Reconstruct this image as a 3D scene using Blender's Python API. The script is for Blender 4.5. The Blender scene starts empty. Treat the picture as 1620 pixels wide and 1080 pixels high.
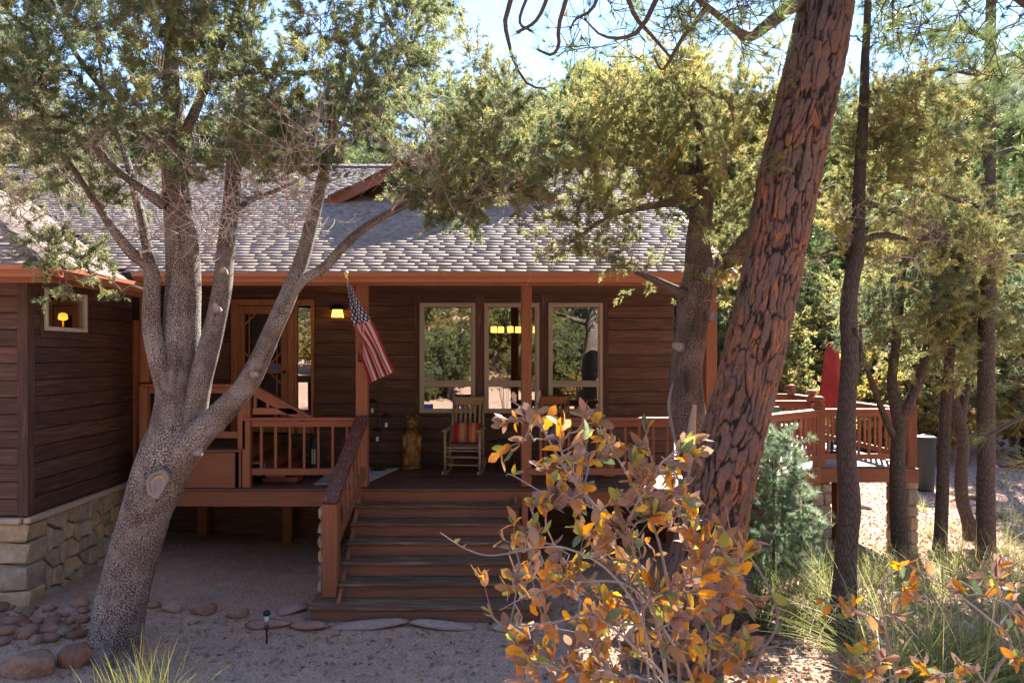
import bpy, math, numpy as np
from mathutils import Vector, Matrix, Euler

# ------------------------------------------------------------------ camera, sky, sun, exposure
SC = bpy.context.scene
COL = SC.collection
F, CX, CY, ZC = 1080.0, 765.0, 561.0, 3.0          # focal length (photo px), vanishing point, eye height
cam_d = bpy.data.cameras.new('camera'); cam = bpy.data.objects.new('camera', cam_d); COL.objects.link(cam)
cam.location = (0, 0, ZC); cam.rotation_euler = (math.radians(90), 0, 0)
cam_d.sensor_width = 36; cam_d.lens = F/1620*36
cam_d.shift_x = (810-CX)/1620; cam_d.shift_y = (CY-540)/1620
cam_d.clip_start = 0.05; cam_d.clip_end = 3000
SC.camera = cam
SUN = Vector((1.40, 2.61, 2.50)).normalized()       # towards the sun: behind the house, to the right
EL = math.asin(SUN.z); AZ = math.atan2(SUN.x, SUN.y)
w = bpy.data.worlds.new('World'); SC.world = w; w.use_nodes = True
wn = w.node_tree; wn.nodes.clear()
sky = wn.nodes.new('ShaderNodeTexSky'); sky.sky_type = 'NISHITA'; sky.sun_disc = False
sky.sun_elevation = EL; sky.sun_rotation = AZ; sky.air_density = 1.0; sky.dust_density = 0.0; sky.ozone_density = 2.2; sky.altitude = 2400
bg = wn.nodes.new('ShaderNodeBackground'); bg.inputs[1].default_value = 0.12
wo = wn.nodes.new('ShaderNodeOutputWorld')
wn.links.new(sky.outputs[0], bg.inputs[0]); wn.links.new(bg.outputs[0], wo.inputs[0])
sl = bpy.data.lights.new('sun', 'SUN'); sl.energy = 4.6; sl.angle = math.radians(0.53); sl.color = (1.0, 0.93, 0.82)
so = bpy.data.objects.new('sun', sl); COL.objects.link(so)
so.rotation_euler = SUN.to_track_quat('Z', 'Y').to_euler()
vs = SC.view_settings; vs.view_transform = 'Standard'; vs.look = 'None'; vs.gamma = 1; vs.use_curve_mapping = False
vs.exposure = 2.35
cy = SC.cycles; cy.max_bounces = 9; cy.diffuse_bounces = 6; cy.glossy_bounces = 3; cy.transmission_bounces = 4
cy.transparent_max_bounces = 8; cy.caustics_reflective = False; cy.caustics_refractive = False; cy.use_denoising = True

# ------------------------------------------------------------------ helpers
RNG = np.random.default_rng(11)
def P(px, py, Y):
    return np.array([(px-CX)*Y/F, Y, ZC-(py-CY)*Y/F])
def smooth(a, b, x):
    t = np.clip((np.asarray(x, float)-a)/(b-a), 0, 1); return t*t*(3-2*t)
def _hash(i, j, k):
    h = (i*374761393 + j*668265263 + k*2147483647*7 + 1013904223) & 0xffffffff
    h = ((h ^ (h >> 13))*1274126177) & 0xffffffff
    h = ((h ^ (h >> 16))*2246822519) & 0xffffffff
    return ((h ^ (h >> 15)) & 0xffffff)/float(0xffffff)
def vnoise(p):
    p = np.asarray(p, float); i = np.floor(p).astype(np.int64); f = p-i; f = f*f*(3-2*f); r = 0
    for a in (0, 1):
        for b in (0, 1):
            for c in (0, 1):
                wgt = (f[:, 0] if a else 1-f[:, 0])*(f[:, 1] if b else 1-f[:, 1])*(f[:, 2] if c else 1-f[:, 2])
                r = r + wgt*_hash(i[:, 0]+a, i[:, 1]+b, i[:, 2]+c)
    return r
def fbm(p, o=4):
    p = np.asarray(p, float); s = 0; a = .5
    for k in range(o): s = s + a*vnoise(p*2**k+17.3*k); a *= .5
    return s
def cells2(u, v, seed=0, jit=.85):
    """2-D cell pattern: distance to nearest and second nearest cell centre, and a random number per cell"""
    i = np.floor(u).astype(np.int64); j = np.floor(v).astype(np.int64)
    d1 = np.full(u.shape, 9.); d2 = d1.copy(); rid = np.zeros(u.shape)
    for a in (-1, 0, 1):
        for b in (-1, 0, 1):
            cx = i+a+.5+jit*(_hash(i+a, j+b, np.full_like(i, seed))-.5); cyy = j+b+.5+jit*(_hash(i+a, j+b, np.full_like(i, seed+5))-.5)
            d = np.hypot(u-cx, v-cyy); r = _hash(i+a, j+b, np.full_like(i, seed+9))
            n = d < d1
            d2 = np.where(n, d1, np.minimum(d2, d)); rid = np.where(n, r, rid); d1 = np.where(n, d, d1)
    return d1, d2, rid

def ground(x, y):
    x = np.asarray(x, float); y = np.asarray(y, float)
    z = .21*smooth(-2.6, -4.8, x)*smooth(14, 9, y) - .22*smooth(3, 6, x)*smooth(8, 11, y)*smooth(22, 12, y)
    z = z + .95*smooth(6.0, 1.0, y) + .17*np.maximum(0, -y)*smooth(-160, -20, y)
    z = z + .035*np.maximum(0, y-15)*smooth(3, 9, x)*smooth(120, 30, y)
    d = np.hypot(x, y-10)
    hill = smooth(90, 420, d)*(88+95*vnoise(np.stack([x.ravel()*.004+3.1, y.ravel()*.004+9.2, x.ravel()*0], 1)).reshape(x.shape))
    n = fbm(np.stack([x.ravel()*.9, y.ravel()*.9, x.ravel()*0], 1), 3).reshape(x.shape)-.45
    return z + hill + .09*n*smooth(1.5, 5, np.abs(x-1)+np.abs(y-8.2)*.6)
def gz(x, y): return float(ground(np.array([x]), np.array([y]))[0])

def mesh_np(name, V, faces, mat=None, smooth_=False, attrs=None):
    """faces: list of int arrays, each (N,3) or (N,4) or (N,k)"""
    V = np.ascontiguousarray(V, dtype=np.float32); me = bpy.data.meshes.new(name)
    if isinstance(faces, np.ndarray): faces = [faces]
    faces = [np.asarray(f, dtype=np.int32) for f in faces if len(f)]
    idx = np.concatenate([f.ravel() for f in faces]); tot = np.concatenate([np.full(len(f), f.shape[1], np.int32) for f in faces])
    st = np.concatenate([[0], np.cumsum(tot)[:-1]]).astype(np.int32)
    me.vertices.add(len(V)); me.vertices.foreach_set('co', V.ravel())
    me.loops.add(len(idx)); me.loops.foreach_set('vertex_index', idx)
    me.polygons.add(len(tot)); me.polygons.foreach_set('loop_start', st)
    for k, a in (attrs or {}).items():
        a = np.ascontiguousarray(a, dtype=np.float32)
        if a.ndim == 1: me.attributes.new(k, 'FLOAT', 'POINT').data.foreach_set('value', a)
        else: me.attributes.new(k, 'FLOAT_VECTOR', 'POINT').data.foreach_set('vector', a.ravel())
    me.update(calc_edges=True)
    if smooth_: me.polygons.foreach_set('use_smooth', np.ones(len(tot), bool))
    if mat is not None: me.materials.append(mat)
    return me
def link(name, me, parent=None, loc=None, rot=None, scale=None, M=None):
    o = bpy.data.objects.new(name, me); COL.objects.link(o)
    if parent is not None: o.parent = parent
    if M is not None: o.matrix_local = M
    else:
        if loc is not None: o.location = loc
        if rot is not None: o.rotation_euler = rot
        if scale is not None: o.scale = (scale,)*3 if np.isscalar(scale) else scale
    return o
def tag(o, label=None, cat=None, group=None, kind=None):
    if label: o['label'] = label
    if cat: o['category'] = cat
    if group: o['group'] = group
    if kind: o['kind'] = kind
    return o
def thing(name, label, cat, loc=(0, 0, 0), group=None, rz=0):
    o = link(name, None, None, loc, (0, 0, rz)); return tag(o, label, cat, group)
def copy_tree(o, parent=None):
    c = o.copy(); COL.objects.link(c); c.parent = parent
    for ch in o.children: copy_tree(ch, c)
    return c
class MB:
    """collects shapes into one mesh"""
    def __init__(s): s.v = []; s.f = []; s.n = 0
    def add(s, V, faces):
        V = np.asarray(V, float); s.v.append(V)
        s.f += [[int(i)+s.n for i in f] for f in faces]; s.n += len(V); return s
    def box(s, x0, x1, y0, y1, z0, z1, bev=0.0):
        return s.add(*bevbox(x0, x1, y0, y1, z0, z1, bev))
    def bar(s, a, b, w, h=None, up=(0, 0, 1), bev=0.0):
        """rectangular bar from a to b, width w (sideways) and height h"""
        h = h or w; a = np.array(a, float); b = np.array(b, float); d = b-a; L = np.linalg.norm(d); d /= L
        u = np.array(up, float); r = np.cross(d, u)
        if np.linalg.norm(r) < 1e-4: r = np.cross(d, (1, 0, 0))
        r /= np.linalg.norm(r); u = np.cross(r, d)
        V, f = bevbox(-w/2, w/2, 0, L, -h/2, h/2, bev)
        return s.add(a + V[:, :1]*r + V[:, 1:2]*d + V[:, 2:3]*u, f)
    def tube(s, pts, r, n=8, cap=True):
        pts = np.asarray(pts, float); r = np.broadcast_to(np.asarray(r, float), (len(pts),))
        V, q, _ = tube(np.column_stack([pts, r]), n, False)
        s.add(V, q)
        if cap:
            k = len(pts); b = s.n-n*k
            s.f.append([b+i for i in range(n)][::-1]); s.f.append([b+(k-1)*n+i for i in range(n)])
        return s
    def lathe(s, prof, c, n=16, axis='z', sx=1, sy=1):
        prof = np.asarray(prof, float); k = len(prof); th = np.arange(n)*2*math.pi/n
        V = np.stack([prof[:, :1]*np.cos(th)*sx, prof[:, :1]*np.sin(th)*sy, np.repeat(prof[:, 1:2], n, 1)], -1).reshape(-1, 3)+np.array(c)
        q = [[a*n+i, a*n+(i+1) % n, (a+1)*n+(i+1) % n, (a+1)*n+i] for a in range(k-1) for i in range(n)]
        q += [[i for i in range(n)][::-1], [(k-1)*n+i for i in range(n)]]
        return s.add(V, q)
    def mesh(s, name, mat, smooth_=False):
        me = bpy.data.meshes.new(name); me.from_pydata([tuple(v) for v in np.concatenate(s.v)], [], s.f); me.update()
        if smooth_: me.polygons.foreach_set('use_smooth', np.ones(len(me.polygons), bool))
        if mat: me.materials.append(mat)
        return me
    def build(s, name, mat, parent=None, smooth_=False, **kw):
        return link(name, s.mesh(name, mat, smooth_), parent, **kw)
def bevbox(x0, x1, y0, y1, z0, z1, b=0.0):
    if x0 > x1: x0, x1 = x1, x0
    if y0 > y1: y0, y1 = y1, y0
    if z0 > z1: z0, z1 = z1, z0
    if b <= 0:
        V = np.array([(x, y, z) for x in (x0, x1) for y in (y0, y1) for z in (z0, z1)])
        return V, [[0, 1, 3, 2], [4, 6, 7, 5], [0, 4, 5, 1], [2, 3, 7, 6], [0, 2, 6, 4], [1, 5, 7, 3]]
    b = min(b, (x1-x0)*.45, (y1-y0)*.45, (z1-z0)*.45)
    lo = (x0, y0, z0); hi = (x1, y1, z1); V = []; ix = {}
    for sx in (0, 1):
        for sy in (0, 1):
            for sz in (0, 1):
                s = (sx, sy, sz)
                for a in range(3):
                    c = [(lo[k]+b if not s[k] else hi[k]-b) if k != a else (lo[k] if not s[k] else hi[k]) for k in range(3)]
                    ix[(s, a)] = len(V); V.append(c)
    V = np.array(V); fs = []; ctr = V.mean(0)
    for a in range(3):
        o = [k for k in range(3) if k != a]
        for sd in (0, 1):
            q = []
            for p, r in ((0, 0), (1, 0), (1, 1), (0, 1)):
                s = [0, 0, 0]; s[a] = sd; s[o[0]] = p; s[o[1]] = r; q.append(ix[(tuple(s), a)])
            fs.append(q)
        for p in (0, 1):
            for r in (0, 1):
                s0 = [0, 0, 0]; s1 = [0, 0, 0]; s0[a] = 0; s1[a] = 1
                s0[o[0]] = s1[o[0]] = p; s0[o[1]] = s1[o[1]] = r
                fs.append([ix[(tuple(s0), o[0])], ix[(tuple(s1), o[0])], ix[(tuple(s1), o[1])], ix[(tuple(s0), o[1])]])
    for sx in (0, 1):
        for sy in (0, 1):
            for sz in (0, 1): fs.append([ix[((sx, sy, sz), a)] for a in range(3)])
    out = []
    for f in fs:
        n = np.cross(V[f[1]]-V[f[0]], V[f[2]]-V[f[0]])
        out.append(f if np.dot(n, V[f].mean(0)-ctr) > 0 else f[::-1])
    return V, out
def box(name, mat, parent, x0, x1, y0, y1, z0, z1, bev=.005):
    """one box piece; its own origin is its centre, so the grain of each piece differs"""
    c = ((x0+x1)/2, (y0+y1)/2, (z0+z1)/2)
    return MB().box(x0-c[0], x1-c[0], y0-c[1], y1-c[1], z0-c[2], z1-c[2], bev).build(name, mat, parent, loc=c)
def bar(name, mat, parent, a, b, w, h=None, bev=.005, up=(0, 0, 1)):
    a = np.array(a, float); b = np.array(b, float); c = (a+b)/2
    return MB().bar(a-c, b-c, w, h, up, bev).build(name, mat, parent, loc=tuple(c))

def frames(pts):
    pts = np.asarray(pts, float); t = np.gradient(pts, axis=0); t /= np.linalg.norm(t, axis=1)[:, None]+1e-9
    ref = np.array([0., 1., 0.]) if abs(t[0, 1]) < .9 else np.array([1., 0, 0])
    n = np.zeros_like(pts); b = np.zeros_like(pts); p = ref
    for i in range(len(pts)):
        p = p-np.dot(p, t[i])*t[i]; p /= np.linalg.norm(p)+1e-9; n[i] = p; b[i] = np.cross(t[i], p)
    return t, n, b
def tube(poly, n=8, seam=True, disp=None):
    """sweep; returns verts, quads, (u metres round, v metres along). disp(theta, v, r) -> radius factor"""
    poly = np.asarray(poly, float); k = len(poly); t, nn, bb = frames(poly[:, :3])
    v = np.concatenate([[0], np.cumsum(np.linalg.norm(np.diff(poly[:, :3], axis=0), axis=1))])
    m = n+1 if seam else n
    th = np.arange(m)*2*math.pi/n; r = np.repeat(poly[:, 3:4], m, 1)
    if disp is not None: r = r*disp(np.repeat(th[None], k, 0), np.repeat(v[:, None], m, 1), r)
    V = poly[:, None, :3] + r[..., None]*(np.cos(th)[None, :, None]*nn[:, None] + np.sin(th)[None, :, None]*bb[:, None])
    a = np.arange(k-1)[:, None]*m; i = np.arange(n)[None]; j = (i+1) if seam else (i+1) % n
    q = np.stack([a+i, a+j, a+m+j, a+m+i], -1).reshape(-1, 4)
    rm = poly[:, 3].mean(); uv = np.stack([np.repeat(th[None]*rm, k, 0), np.repeat(v[:, None], m, 1), np.zeros((k, m))], -1)
    return V.reshape(-1, 3), q, uv.reshape(-1, 3)
def resample(pts, n):
    """Catmull-Rom through rows of any width"""
    p = np.asarray(pts, float); k = len(p); e = np.vstack([2*p[0]-p[1], p, 2*p[-1]-p[-2]])
    t = np.linspace(0, k-1-1e-6, n); i = t.astype(int); f = (t-i)[:, None]
    a, b, c, d = e[i], e[i+1], e[i+2], e[i+3]
    return .5*((2*b)+(-a+c)*f+(2*a-5*b+4*c-d)*f**2+(-a+3*b-3*c+d)*f**3)
def tubes_batch(Pt, R, n=4):
    """many tubes with equal point counts: Pt (N,K,3), R (N,K)"""
    N, K, _ = Pt.shape; t = np.gradient(Pt, axis=1); t /= np.linalg.norm(t, axis=2, keepdims=True)+1e-9
    ref = np.array([.31, .57, .21]); a = np.cross(t, ref); a /= np.linalg.norm(a, axis=2, keepdims=True)+1e-9; b = np.cross(t, a)
    th = np.arange(n)*2*math.pi/n
    V = Pt[:, :, None] + R[:, :, None, None]*(np.cos(th)[:, None]*a[:, :, None]+np.sin(th)[:, None]*b[:, :, None])
    base = (np.arange(N)*K*n)[:, None, None]; s = (np.arange(K-1)*n)[None, :, None]; i = np.arange(n)[None, None]; j = (i+1) % n
    q = np.stack([base+s+i, base+s+j, base+s+n+j, base+s+n+i], -1).reshape(-1, 4)
    return V.reshape(-1, 3), q
def basis(d, rng, roll=None):
    """rotation matrices whose local Z is d"""
    d = d/(np.linalg.norm(d, axis=1, keepdims=True)+1e-9); r = rng.normal(size=d.shape)
    x = np.cross(r, d); x /= np.linalg.norm(x, axis=1, keepdims=True)+1e-9; y = np.cross(d, x)
    return np.stack([x, y, d], -1)
def scatter(tmpls, pos, dirs, scale, rng, rnd=None):
    """place copies of the templates (V, F) -> verts, faces, rnd attribute"""
    N = len(pos); which = rng.integers(0, len(tmpls), N); Vs = []; Fs = []; Rs = []; o = 0
    rnd = rng.random(N) if rnd is None else rnd
    for k, (tv, tf) in enumerate(tmpls):
        s = which == k; n = s.sum()
        if not n: continue
        B = basis(dirs[s], rng); V = np.einsum('nij,vj->nvi', B, tv)*np.asarray(scale)[s][:, None, None]+pos[s][:, None]
        Fs.append((tf[None]+(np.arange(n)*len(tv))[:, None, None]).reshape(-1, tf.shape[1])+o)
        Vs.append(V.reshape(-1, 3)); Rs.append(np.repeat(rnd[s], len(tv))); o += n*len(tv)
    return np.concatenate(Vs), np.concatenate(Fs), np.concatenate(Rs)
# ------------------------------------------------------------------ materials
def srgb(r, g, b):
    f = lambda c: (c/255/12.92 if c/255 <= .04045 else ((c/255+.055)/1.055)**2.4)
    return (f(r), f(g), f(b), 1)
class NT:
    def __init__(s, name):
        s.m = bpy.data.materials.new(name); s.m.use_nodes = True; s.t = s.m.node_tree; s.t.nodes.clear()
        s.out = s.t.nodes.new('ShaderNodeOutputMaterial'); s.bs = s.n('BsdfPrincipled'); s.l(s.bs, 0, s.out, 0)
    def n(s, typ, **kw):
        nd = s.t.nodes.new('ShaderNode'+typ)
        for k, v in kw.items():
            if k.startswith('i_'):
                key = k[2:]; key = int(key) if key.isdigit() else key.replace('_', ' ')
                s.set(nd, key, v)
            else: setattr(nd, k, v)
        return nd
    def set(s, nd, key, v):
        if isinstance(v, tuple) and len(v) == 2 and hasattr(v[0], 'outputs'): s.t.links.new(v[0].outputs[v[1]], nd.inputs[key])
        elif hasattr(v, 'outputs'): s.t.links.new(v.outputs[0], nd.inputs[key])
        else: nd.inputs[key].default_value = v
    def l(s, a, i, b, j): s.t.links.new(a.outputs[i], b.inputs[j])
    def ramp(s, fac, stops, interp='LINEAR'):
        r = s.n('ValToRGB', i_0=fac); e = r.color_ramp; e.interpolation = interp
        while len(e.elements) < len(stops): e.elements.new(.5)
        for el, (p, c) in zip(e.elements, stops): el.position = p; el.color = c if len(c) == 4 else (*c, 1)
        return r
    def math(s, op, a, b=None, clamp=False):
        nd = s.n('Math', operation=op, use_clamp=clamp); s.set(nd, 0, a)
        if b is not None: s.set(nd, 1, b)
        return nd
    def mix(s, fac, a, b, blend='MIX'):
        nd = s.n('Mix', data_type='RGBA', blend_type=blend); s.set(nd, 0, fac); s.set(nd, 6, a); s.set(nd, 7, b); return (nd, 2)
    def noise(s, vec, scale, detail=4, rough=.55, **kw):
        nd = s.n('TexNoise', i_Scale=scale, i_Detail=detail, i_Roughness=rough, **kw)
        if vec is not None: s.set(nd, 'Vector', vec)
        return nd
    def bump(s, h, strength=.3, dist=.01, normal=None):
        b = s.n('Bump', i_Strength=strength, i_Distance=dist); s.set(b, 'Height', h)
        if normal is not None: s.set(b, 'Normal', normal)
        s.set(s.bs, 'Normal', b); return b
    def mapped(s, scale, vec=None, rnd=True):
        vec = vec or (s.n('TexCoord'), 3)
        if rnd:
            oi = s.n('ObjectInfo'); k = s.math('MULTIPLY', (oi, 5), 37.0); add = s.n('VectorMath', operation='ADD'); s.set(add, 0, vec); s.set(add, 1, k); vec = add
        m = s.n('Mapping'); s.set(m, 'Vector', vec); m.inputs['Scale'].default_value = scale; return m
def wood(name, base, dark, axis, rough=.7, wear=None, var=.28, grain=1.0):
    s = NT(name); sc = [16.]*3; sc[axis] = .9
    m = s.mapped(tuple(sc)); g = s.noise(m, 2.2, 6, .6)
    m2 = s.mapped((1.3, 1.3, 1.3)); big = s.noise(m2, 1.6, 3)
    c = s.ramp(g, [(.3, dark), (.62, base)])
    c2 = s.mix(s.ramp(big, [(.35, (0, 0, 0, 1)), (.7, (1, 1, 1, 1))]), s.mix(.35, c, dark), c)
    if wear:
        g2 = s.noise(s.mapped(tuple(x*1.4 for x in sc)), 1.7, 5, .65)
        c2 = s.mix(s.ramp(g2, [(.52, (0, 0, 0, 1)), (.66, (1, 1, 1, 1))]), c2, wear)
    oi = s.n('ObjectInfo'); v = s.n('MapRange', i_0=(oi, 5), i_3=1-var, i_4=1+var)
    hsv = s.n('HueSaturation', i_Value=v); s.set(hsv, 'Color', c2)
    s.set(s.bs, 'Base Color', hsv); s.set(s.bs, 'Roughness', s.n('MapRange', i_0=g, i_3=rough-.12, i_4=rough+.15))
    s.bs.inputs['Specular IOR Level'].default_value = .35
    s.bump(g, .35*grain, .006); return s.m
def plain(name, col, rough=.6, metal=0, bump=0, bscale=60, spec=.5, var=.12):
    s = NT(name); m = s.mapped((1, 1, 1)); n = s.noise(m, 7, 4)
    hsv = s.n('HueSaturation', i_Color=col if len(col) == 4 else (*col, 1)); s.set(hsv, 'Value', s.n('MapRange', i_0=n, i_3=1-var, i_4=1+var))
    s.set(s.bs, 'Base Color', hsv); s.bs.inputs['Roughness'].default_value = rough; s.bs.inputs['Metallic'].default_value = metal
    s.bs.inputs['Specular IOR Level'].default_value = spec
    if bump: s.bump(s.noise(m, bscale, 4), bump, .004)
    return s.m
def emit(name, col, strength):
    s = NT(name); s.set(s.bs, 'Base Color', col); s.set(s.bs, 'Emission Color', col); s.bs.inputs['Emission Strength'].default_value = strength; return s.m
def leafy(name, stops, trans=.42, rough=.55, attr=True, tint=1.15, interp='LINEAR'):
    """foliage: colour by a random number per sprig (attribute) or per object, part of the light passes through"""
    s = NT(name); oi = s.n('ObjectInfo')
    if attr: f = (s.n('Attribute', attribute_name='rnd'), 2)
    else: f = (oi, 5)
    c = s.ramp(f, stops, interp)
    n = s.noise((s.n('TexCoord'), 3), 2.2, 2); hsv = s.n('HueSaturation', i_Color=c); s.set(hsv, 'Value', s.n('MapRange', i_0=n, i_1=.3, i_2=.7, i_3=.75, i_4=1.25))
    if not attr:
        sp = s.noise((s.n('TexCoord'), 3), 7.0, 3, .7); hsv = s.n('HueSaturation', i_Color=s.mix(s.ramp(sp, [(.55, (0, 0, 0, 1)), (.68, (.8, .8, .8, 1))]), hsv, (.10, .055, .03, 1)))
    s.set(s.bs, 'Base Color', hsv); s.bs.inputs['Roughness'].default_value = rough; s.bs.inputs['Specular IOR Level'].default_value = .3
    tr = s.n('BsdfTranslucent'); h2 = s.n('HueSaturation', i_Color=hsv, i_Saturation=1.1, i_Value=tint); s.set(tr, 'Color', h2)
    mx = s.n('MixShader', i_0=trans); s.l(s.bs, 0, mx, 1); s.l(tr, 0, mx, 2); s.l(mx, 0, s.out, 0); return s.m
def bark(name, kind, light, dark, scale, bump=.8):
    s = NT(name); uv = (s.n('Attribute', attribute_name='tuv'), 1)
    wv = s.noise((s.n('TexCoord'), 3), 6, 3)
    if kind == 'alligator':
        jw = s.n('VectorMath', operation='SCALE'); s.set(jw, 0, (wv, 1)); jw.inputs['Scale'].default_value = .012
        ad = s.n('VectorMath', operation='ADD'); s.set(ad, 0, uv); s.set(ad, 1, jw)
        sv = s.noise((s.n('TexCoord'), 3), 1.1, 2); vsc = s.n('MapRange', i_0=sv, i_1=.42, i_2=.58, i_3=scale*.78, i_4=scale*1.35, interpolation_type='STEPPED'); vsc.inputs['Steps'].default_value = 3
        v = s.n('TexVoronoi', voronoi_dimensions='2D', distance='CHEBYCHEV', i_Scale=scale, i_Randomness=.8); s.set(v, 'Vector', ad)
        d = (v, 0); bw = s.n('SeparateColor', i_0=(v, 1))
        big = s.noise((s.n('TexCoord'), 3), 2.3, 4)
        th = s.math('ADD', d, s.n('MapRange', i_0=big, i_1=.3, i_2=.7, i_3=-.12, i_4=.10))
        msk = s.ramp(th, [(.16, (1, 1, 1, 1)), (.40, (0, 0, 0, 1))])
        lt = s.mix(bw, light, tuple(x*.5 for x in light[:3])+(1,))
        tint = s.mix(s.ramp(big, [(.4, (0, 0, 0, 1)), (.65, (1, 1, 1, 1))]), lt, (light[0]*.75, light[1]*.56, light[2]*.5, 1))
        fade = s.noise((s.n('TexCoord'), 3), 5.0, 5, .7); sm_ = s.ramp(fade, [(.50, (0, 0, 0, 1)), (.68, (.8, .8, .8, 1))])
        fm = s.n('Mapping'); s.set(fm, 'Vector', uv); fm.inputs['Scale'].default_value = (11, 1.1, 1); fur = s.noise(fm, 1.0, 5, .65); fu = s.ramp(fur, [(.36, (1, 1, 1, 1)), (.50, (0, 0, 0, 1))])
        dark = s.mix(fu, dark, tuple(x*.45 for x in dark[:3])+(1,)); tint = s.mix(fu, tint, s.mix(.6, tint, (light[0]*.34, light[1]*.27, light[2]*.23, 1)))
        c = s.mix(sm_, s.mix(msk, dark, tint), tuple(x*.52 for x in light[:3])+(1,)); h = msk
    else:
        dw = s.noise((s.n('TexCoord'), 3), 9, 4, .65); sw = s.n('VectorMath', operation='SCALE'); s.set(sw, 0, (dw, 1)); sw.inputs['Scale'].default_value = .10
        au = s.n('VectorMath', operation='ADD'); s.set(au, 0, uv); s.set(au, 1, sw)
        mp = s.n('Mapping'); s.set(mp, 'Vector', au); mp.inputs['Scale'].default_value = (scale*1.25, scale*.2, 1)
        v = s.n('TexVoronoi', voronoi_dimensions='2D', feature='DISTANCE_TO_EDGE', i_Scale=1.0, i_Randomness=1.0); s.set(v, 'Vector', mp)
        n = s.noise(mp, 2.5, 5, .65); q = s.math('MULTIPLY', (v, 0), n)
        h = s.ramp(q, [(.0, (0, 0, 0, 1)), (.07, (.45, .45, .45, 1)), (.24, (1, 1, 1, 1))]); c = s.mix(h, dark, s.mix(n, light, tuple(x*.45 for x in light[:3])+(1,)))
    fine = s.noise((s.n('TexCoord'), 3), 70, 4); c = s.mix(.35, c, s.mix(1, c, (fine, 1), 'OVERLAY'))
    s.set(s.bs, 'Base Color', c); s.bs.inputs['Roughness'].default_value = .9; s.bs.inputs['Specular IOR Level'].default_value = .2
    b = s.bump(fine, .25, .004); s.bump(h, bump, .012, b); return s.m

M = {}
DK = (.075, .036, .023, 1); TR = (.315, .120, .064, 1)
for ax, nm in enumerate('xyz'):
    M['board_'+nm] = wood('stained_board_'+nm, (.124, .068, .048, 1), (.050, .027, .0195, 1), ax, .72, (.172, .095, .064, 1), .26)
    M['trim_'+nm] = wood('red_brown_trim_'+nm, TR, (.215, .078, .040, 1), ax, .6, None, .12, .6)
    M['cedar_'+nm] = wood('orange_cedar_'+nm, (.36, .155, .055, 1), (.19, .075, .028, 1), ax, .5, None, .1, .6)
    M['pale_'+nm] = wood('pale_rocker_wood_'+nm, (.42, .30, .19, 1), (.25, .17, .10, 1), ax, .55, None, .1, .5)
M['tread'] = wood('weathered_tread', (.185, .098, .062, 1), (.075, .040, .027, 1), 0, .85, (.27, .175, .125, 1), .15)
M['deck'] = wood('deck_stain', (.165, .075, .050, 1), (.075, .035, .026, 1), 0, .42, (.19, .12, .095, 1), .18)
M['deck_grey'] = wood('sunny_deck_stain', (.27, .21, .185, 1), (.15, .11, .095, 1), 0, .5, (.35, .31, .29, 1), .18)  # side deck boards: paler and greyer than the porch boards
M['cap_rail'] = wood('dark_cap_rail', (.145, .048, .034, 1), (.07, .026, .02, 1), 1, .38, (.24, .15, .13, 1), .1)
M['riser'] = wood('riser_stain', (.25, .112, .068, 1), (.14, .062, .040, 1), 0, .7, None, .14, .6)
M['frame'] = plain('taupe_vinyl', (.36, .32, .27), .4, 0, 0, 60, .5, .04)
M['white_frame'] = plain('off_white_vinyl', (.62, .57, .47), .4, 0, 0, 60, .5, .04)
M['gutter'] = plain('brown_gutter_paint', (.38, .15, .082), .32, 0, .05, 20, .5, .08)
M['black_metal'] = plain('black_metal', (.018, .018, .019), .45, .3, .1, 80)
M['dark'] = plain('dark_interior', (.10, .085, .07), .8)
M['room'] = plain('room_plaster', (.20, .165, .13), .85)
M['steel'] = plain('galvanised', (.45, .45, .44), .35, .8)
M['brass'] = plain('brass', (.75, .55, .2), .3, 1)
M['mat_rug'] = plain('grey_woven_mat', (.48, .46, .48), .95, 0, .5, 150)
M['mortar'] = plain('mortar', (.20, .175, .15), .95, 0, .6, 60)
M['cap_stone'] = plain('sandstone_cap', (.50, .38, .28), .85, 0, .4, 40, .3, .2)
M['white'] = plain('white_ceramic', (.78, .76, .72), .4)
M['red_fabric'] = leafy('red_canvas', [(0, (.40, .06, .06, 1)), (1, (.43, .065, .06, 1))], .2, .85, True, 1.0)
M['teal_plastic'] = plain('teal_plastic', (.10, .20, .22), .4)
M['bin'] = plain('dark_bin_plastic', (.022, .034, .042), .6)
M['amber'] = emit('amber_shade_lit', (1, .43, .07, 1), 2.6)
M['amber_dim'] = emit('amber_glass_lit', (1, .36, .04, 1), 1.5)
_t = M['amber_dim'].node_tree; _b = [x for x in _t.nodes if x.type == 'BSDF_PRINCIPLED'][0]; _c = _t.nodes.new('ShaderNodeTexCoord'); _l = _t.nodes.new('ShaderNodeVectorMath'); _l.operation = 'LENGTH'; _m = _t.nodes.new('ShaderNodeMapRange')
for _i, _v in ((1, .05), (2, .15), (3, 2.2), (4, .35)): _m.inputs[_i].default_value = _v      # brightest near the bulb, dimmer towards the rim of the glass
_t.links.new(_c.outputs[3], _l.inputs[0]); _t.links.new(_l.outputs['Value'], _m.inputs[0]); _t.links.new(_m.outputs[0], _b.inputs['Emission Strength'])
M['blue_sign'] = plain('blue_sticker', (.02, .12, .62), .5)
M['bluedark'] = plain('blue_glass', (.02, .06, .14), .15)

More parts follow.
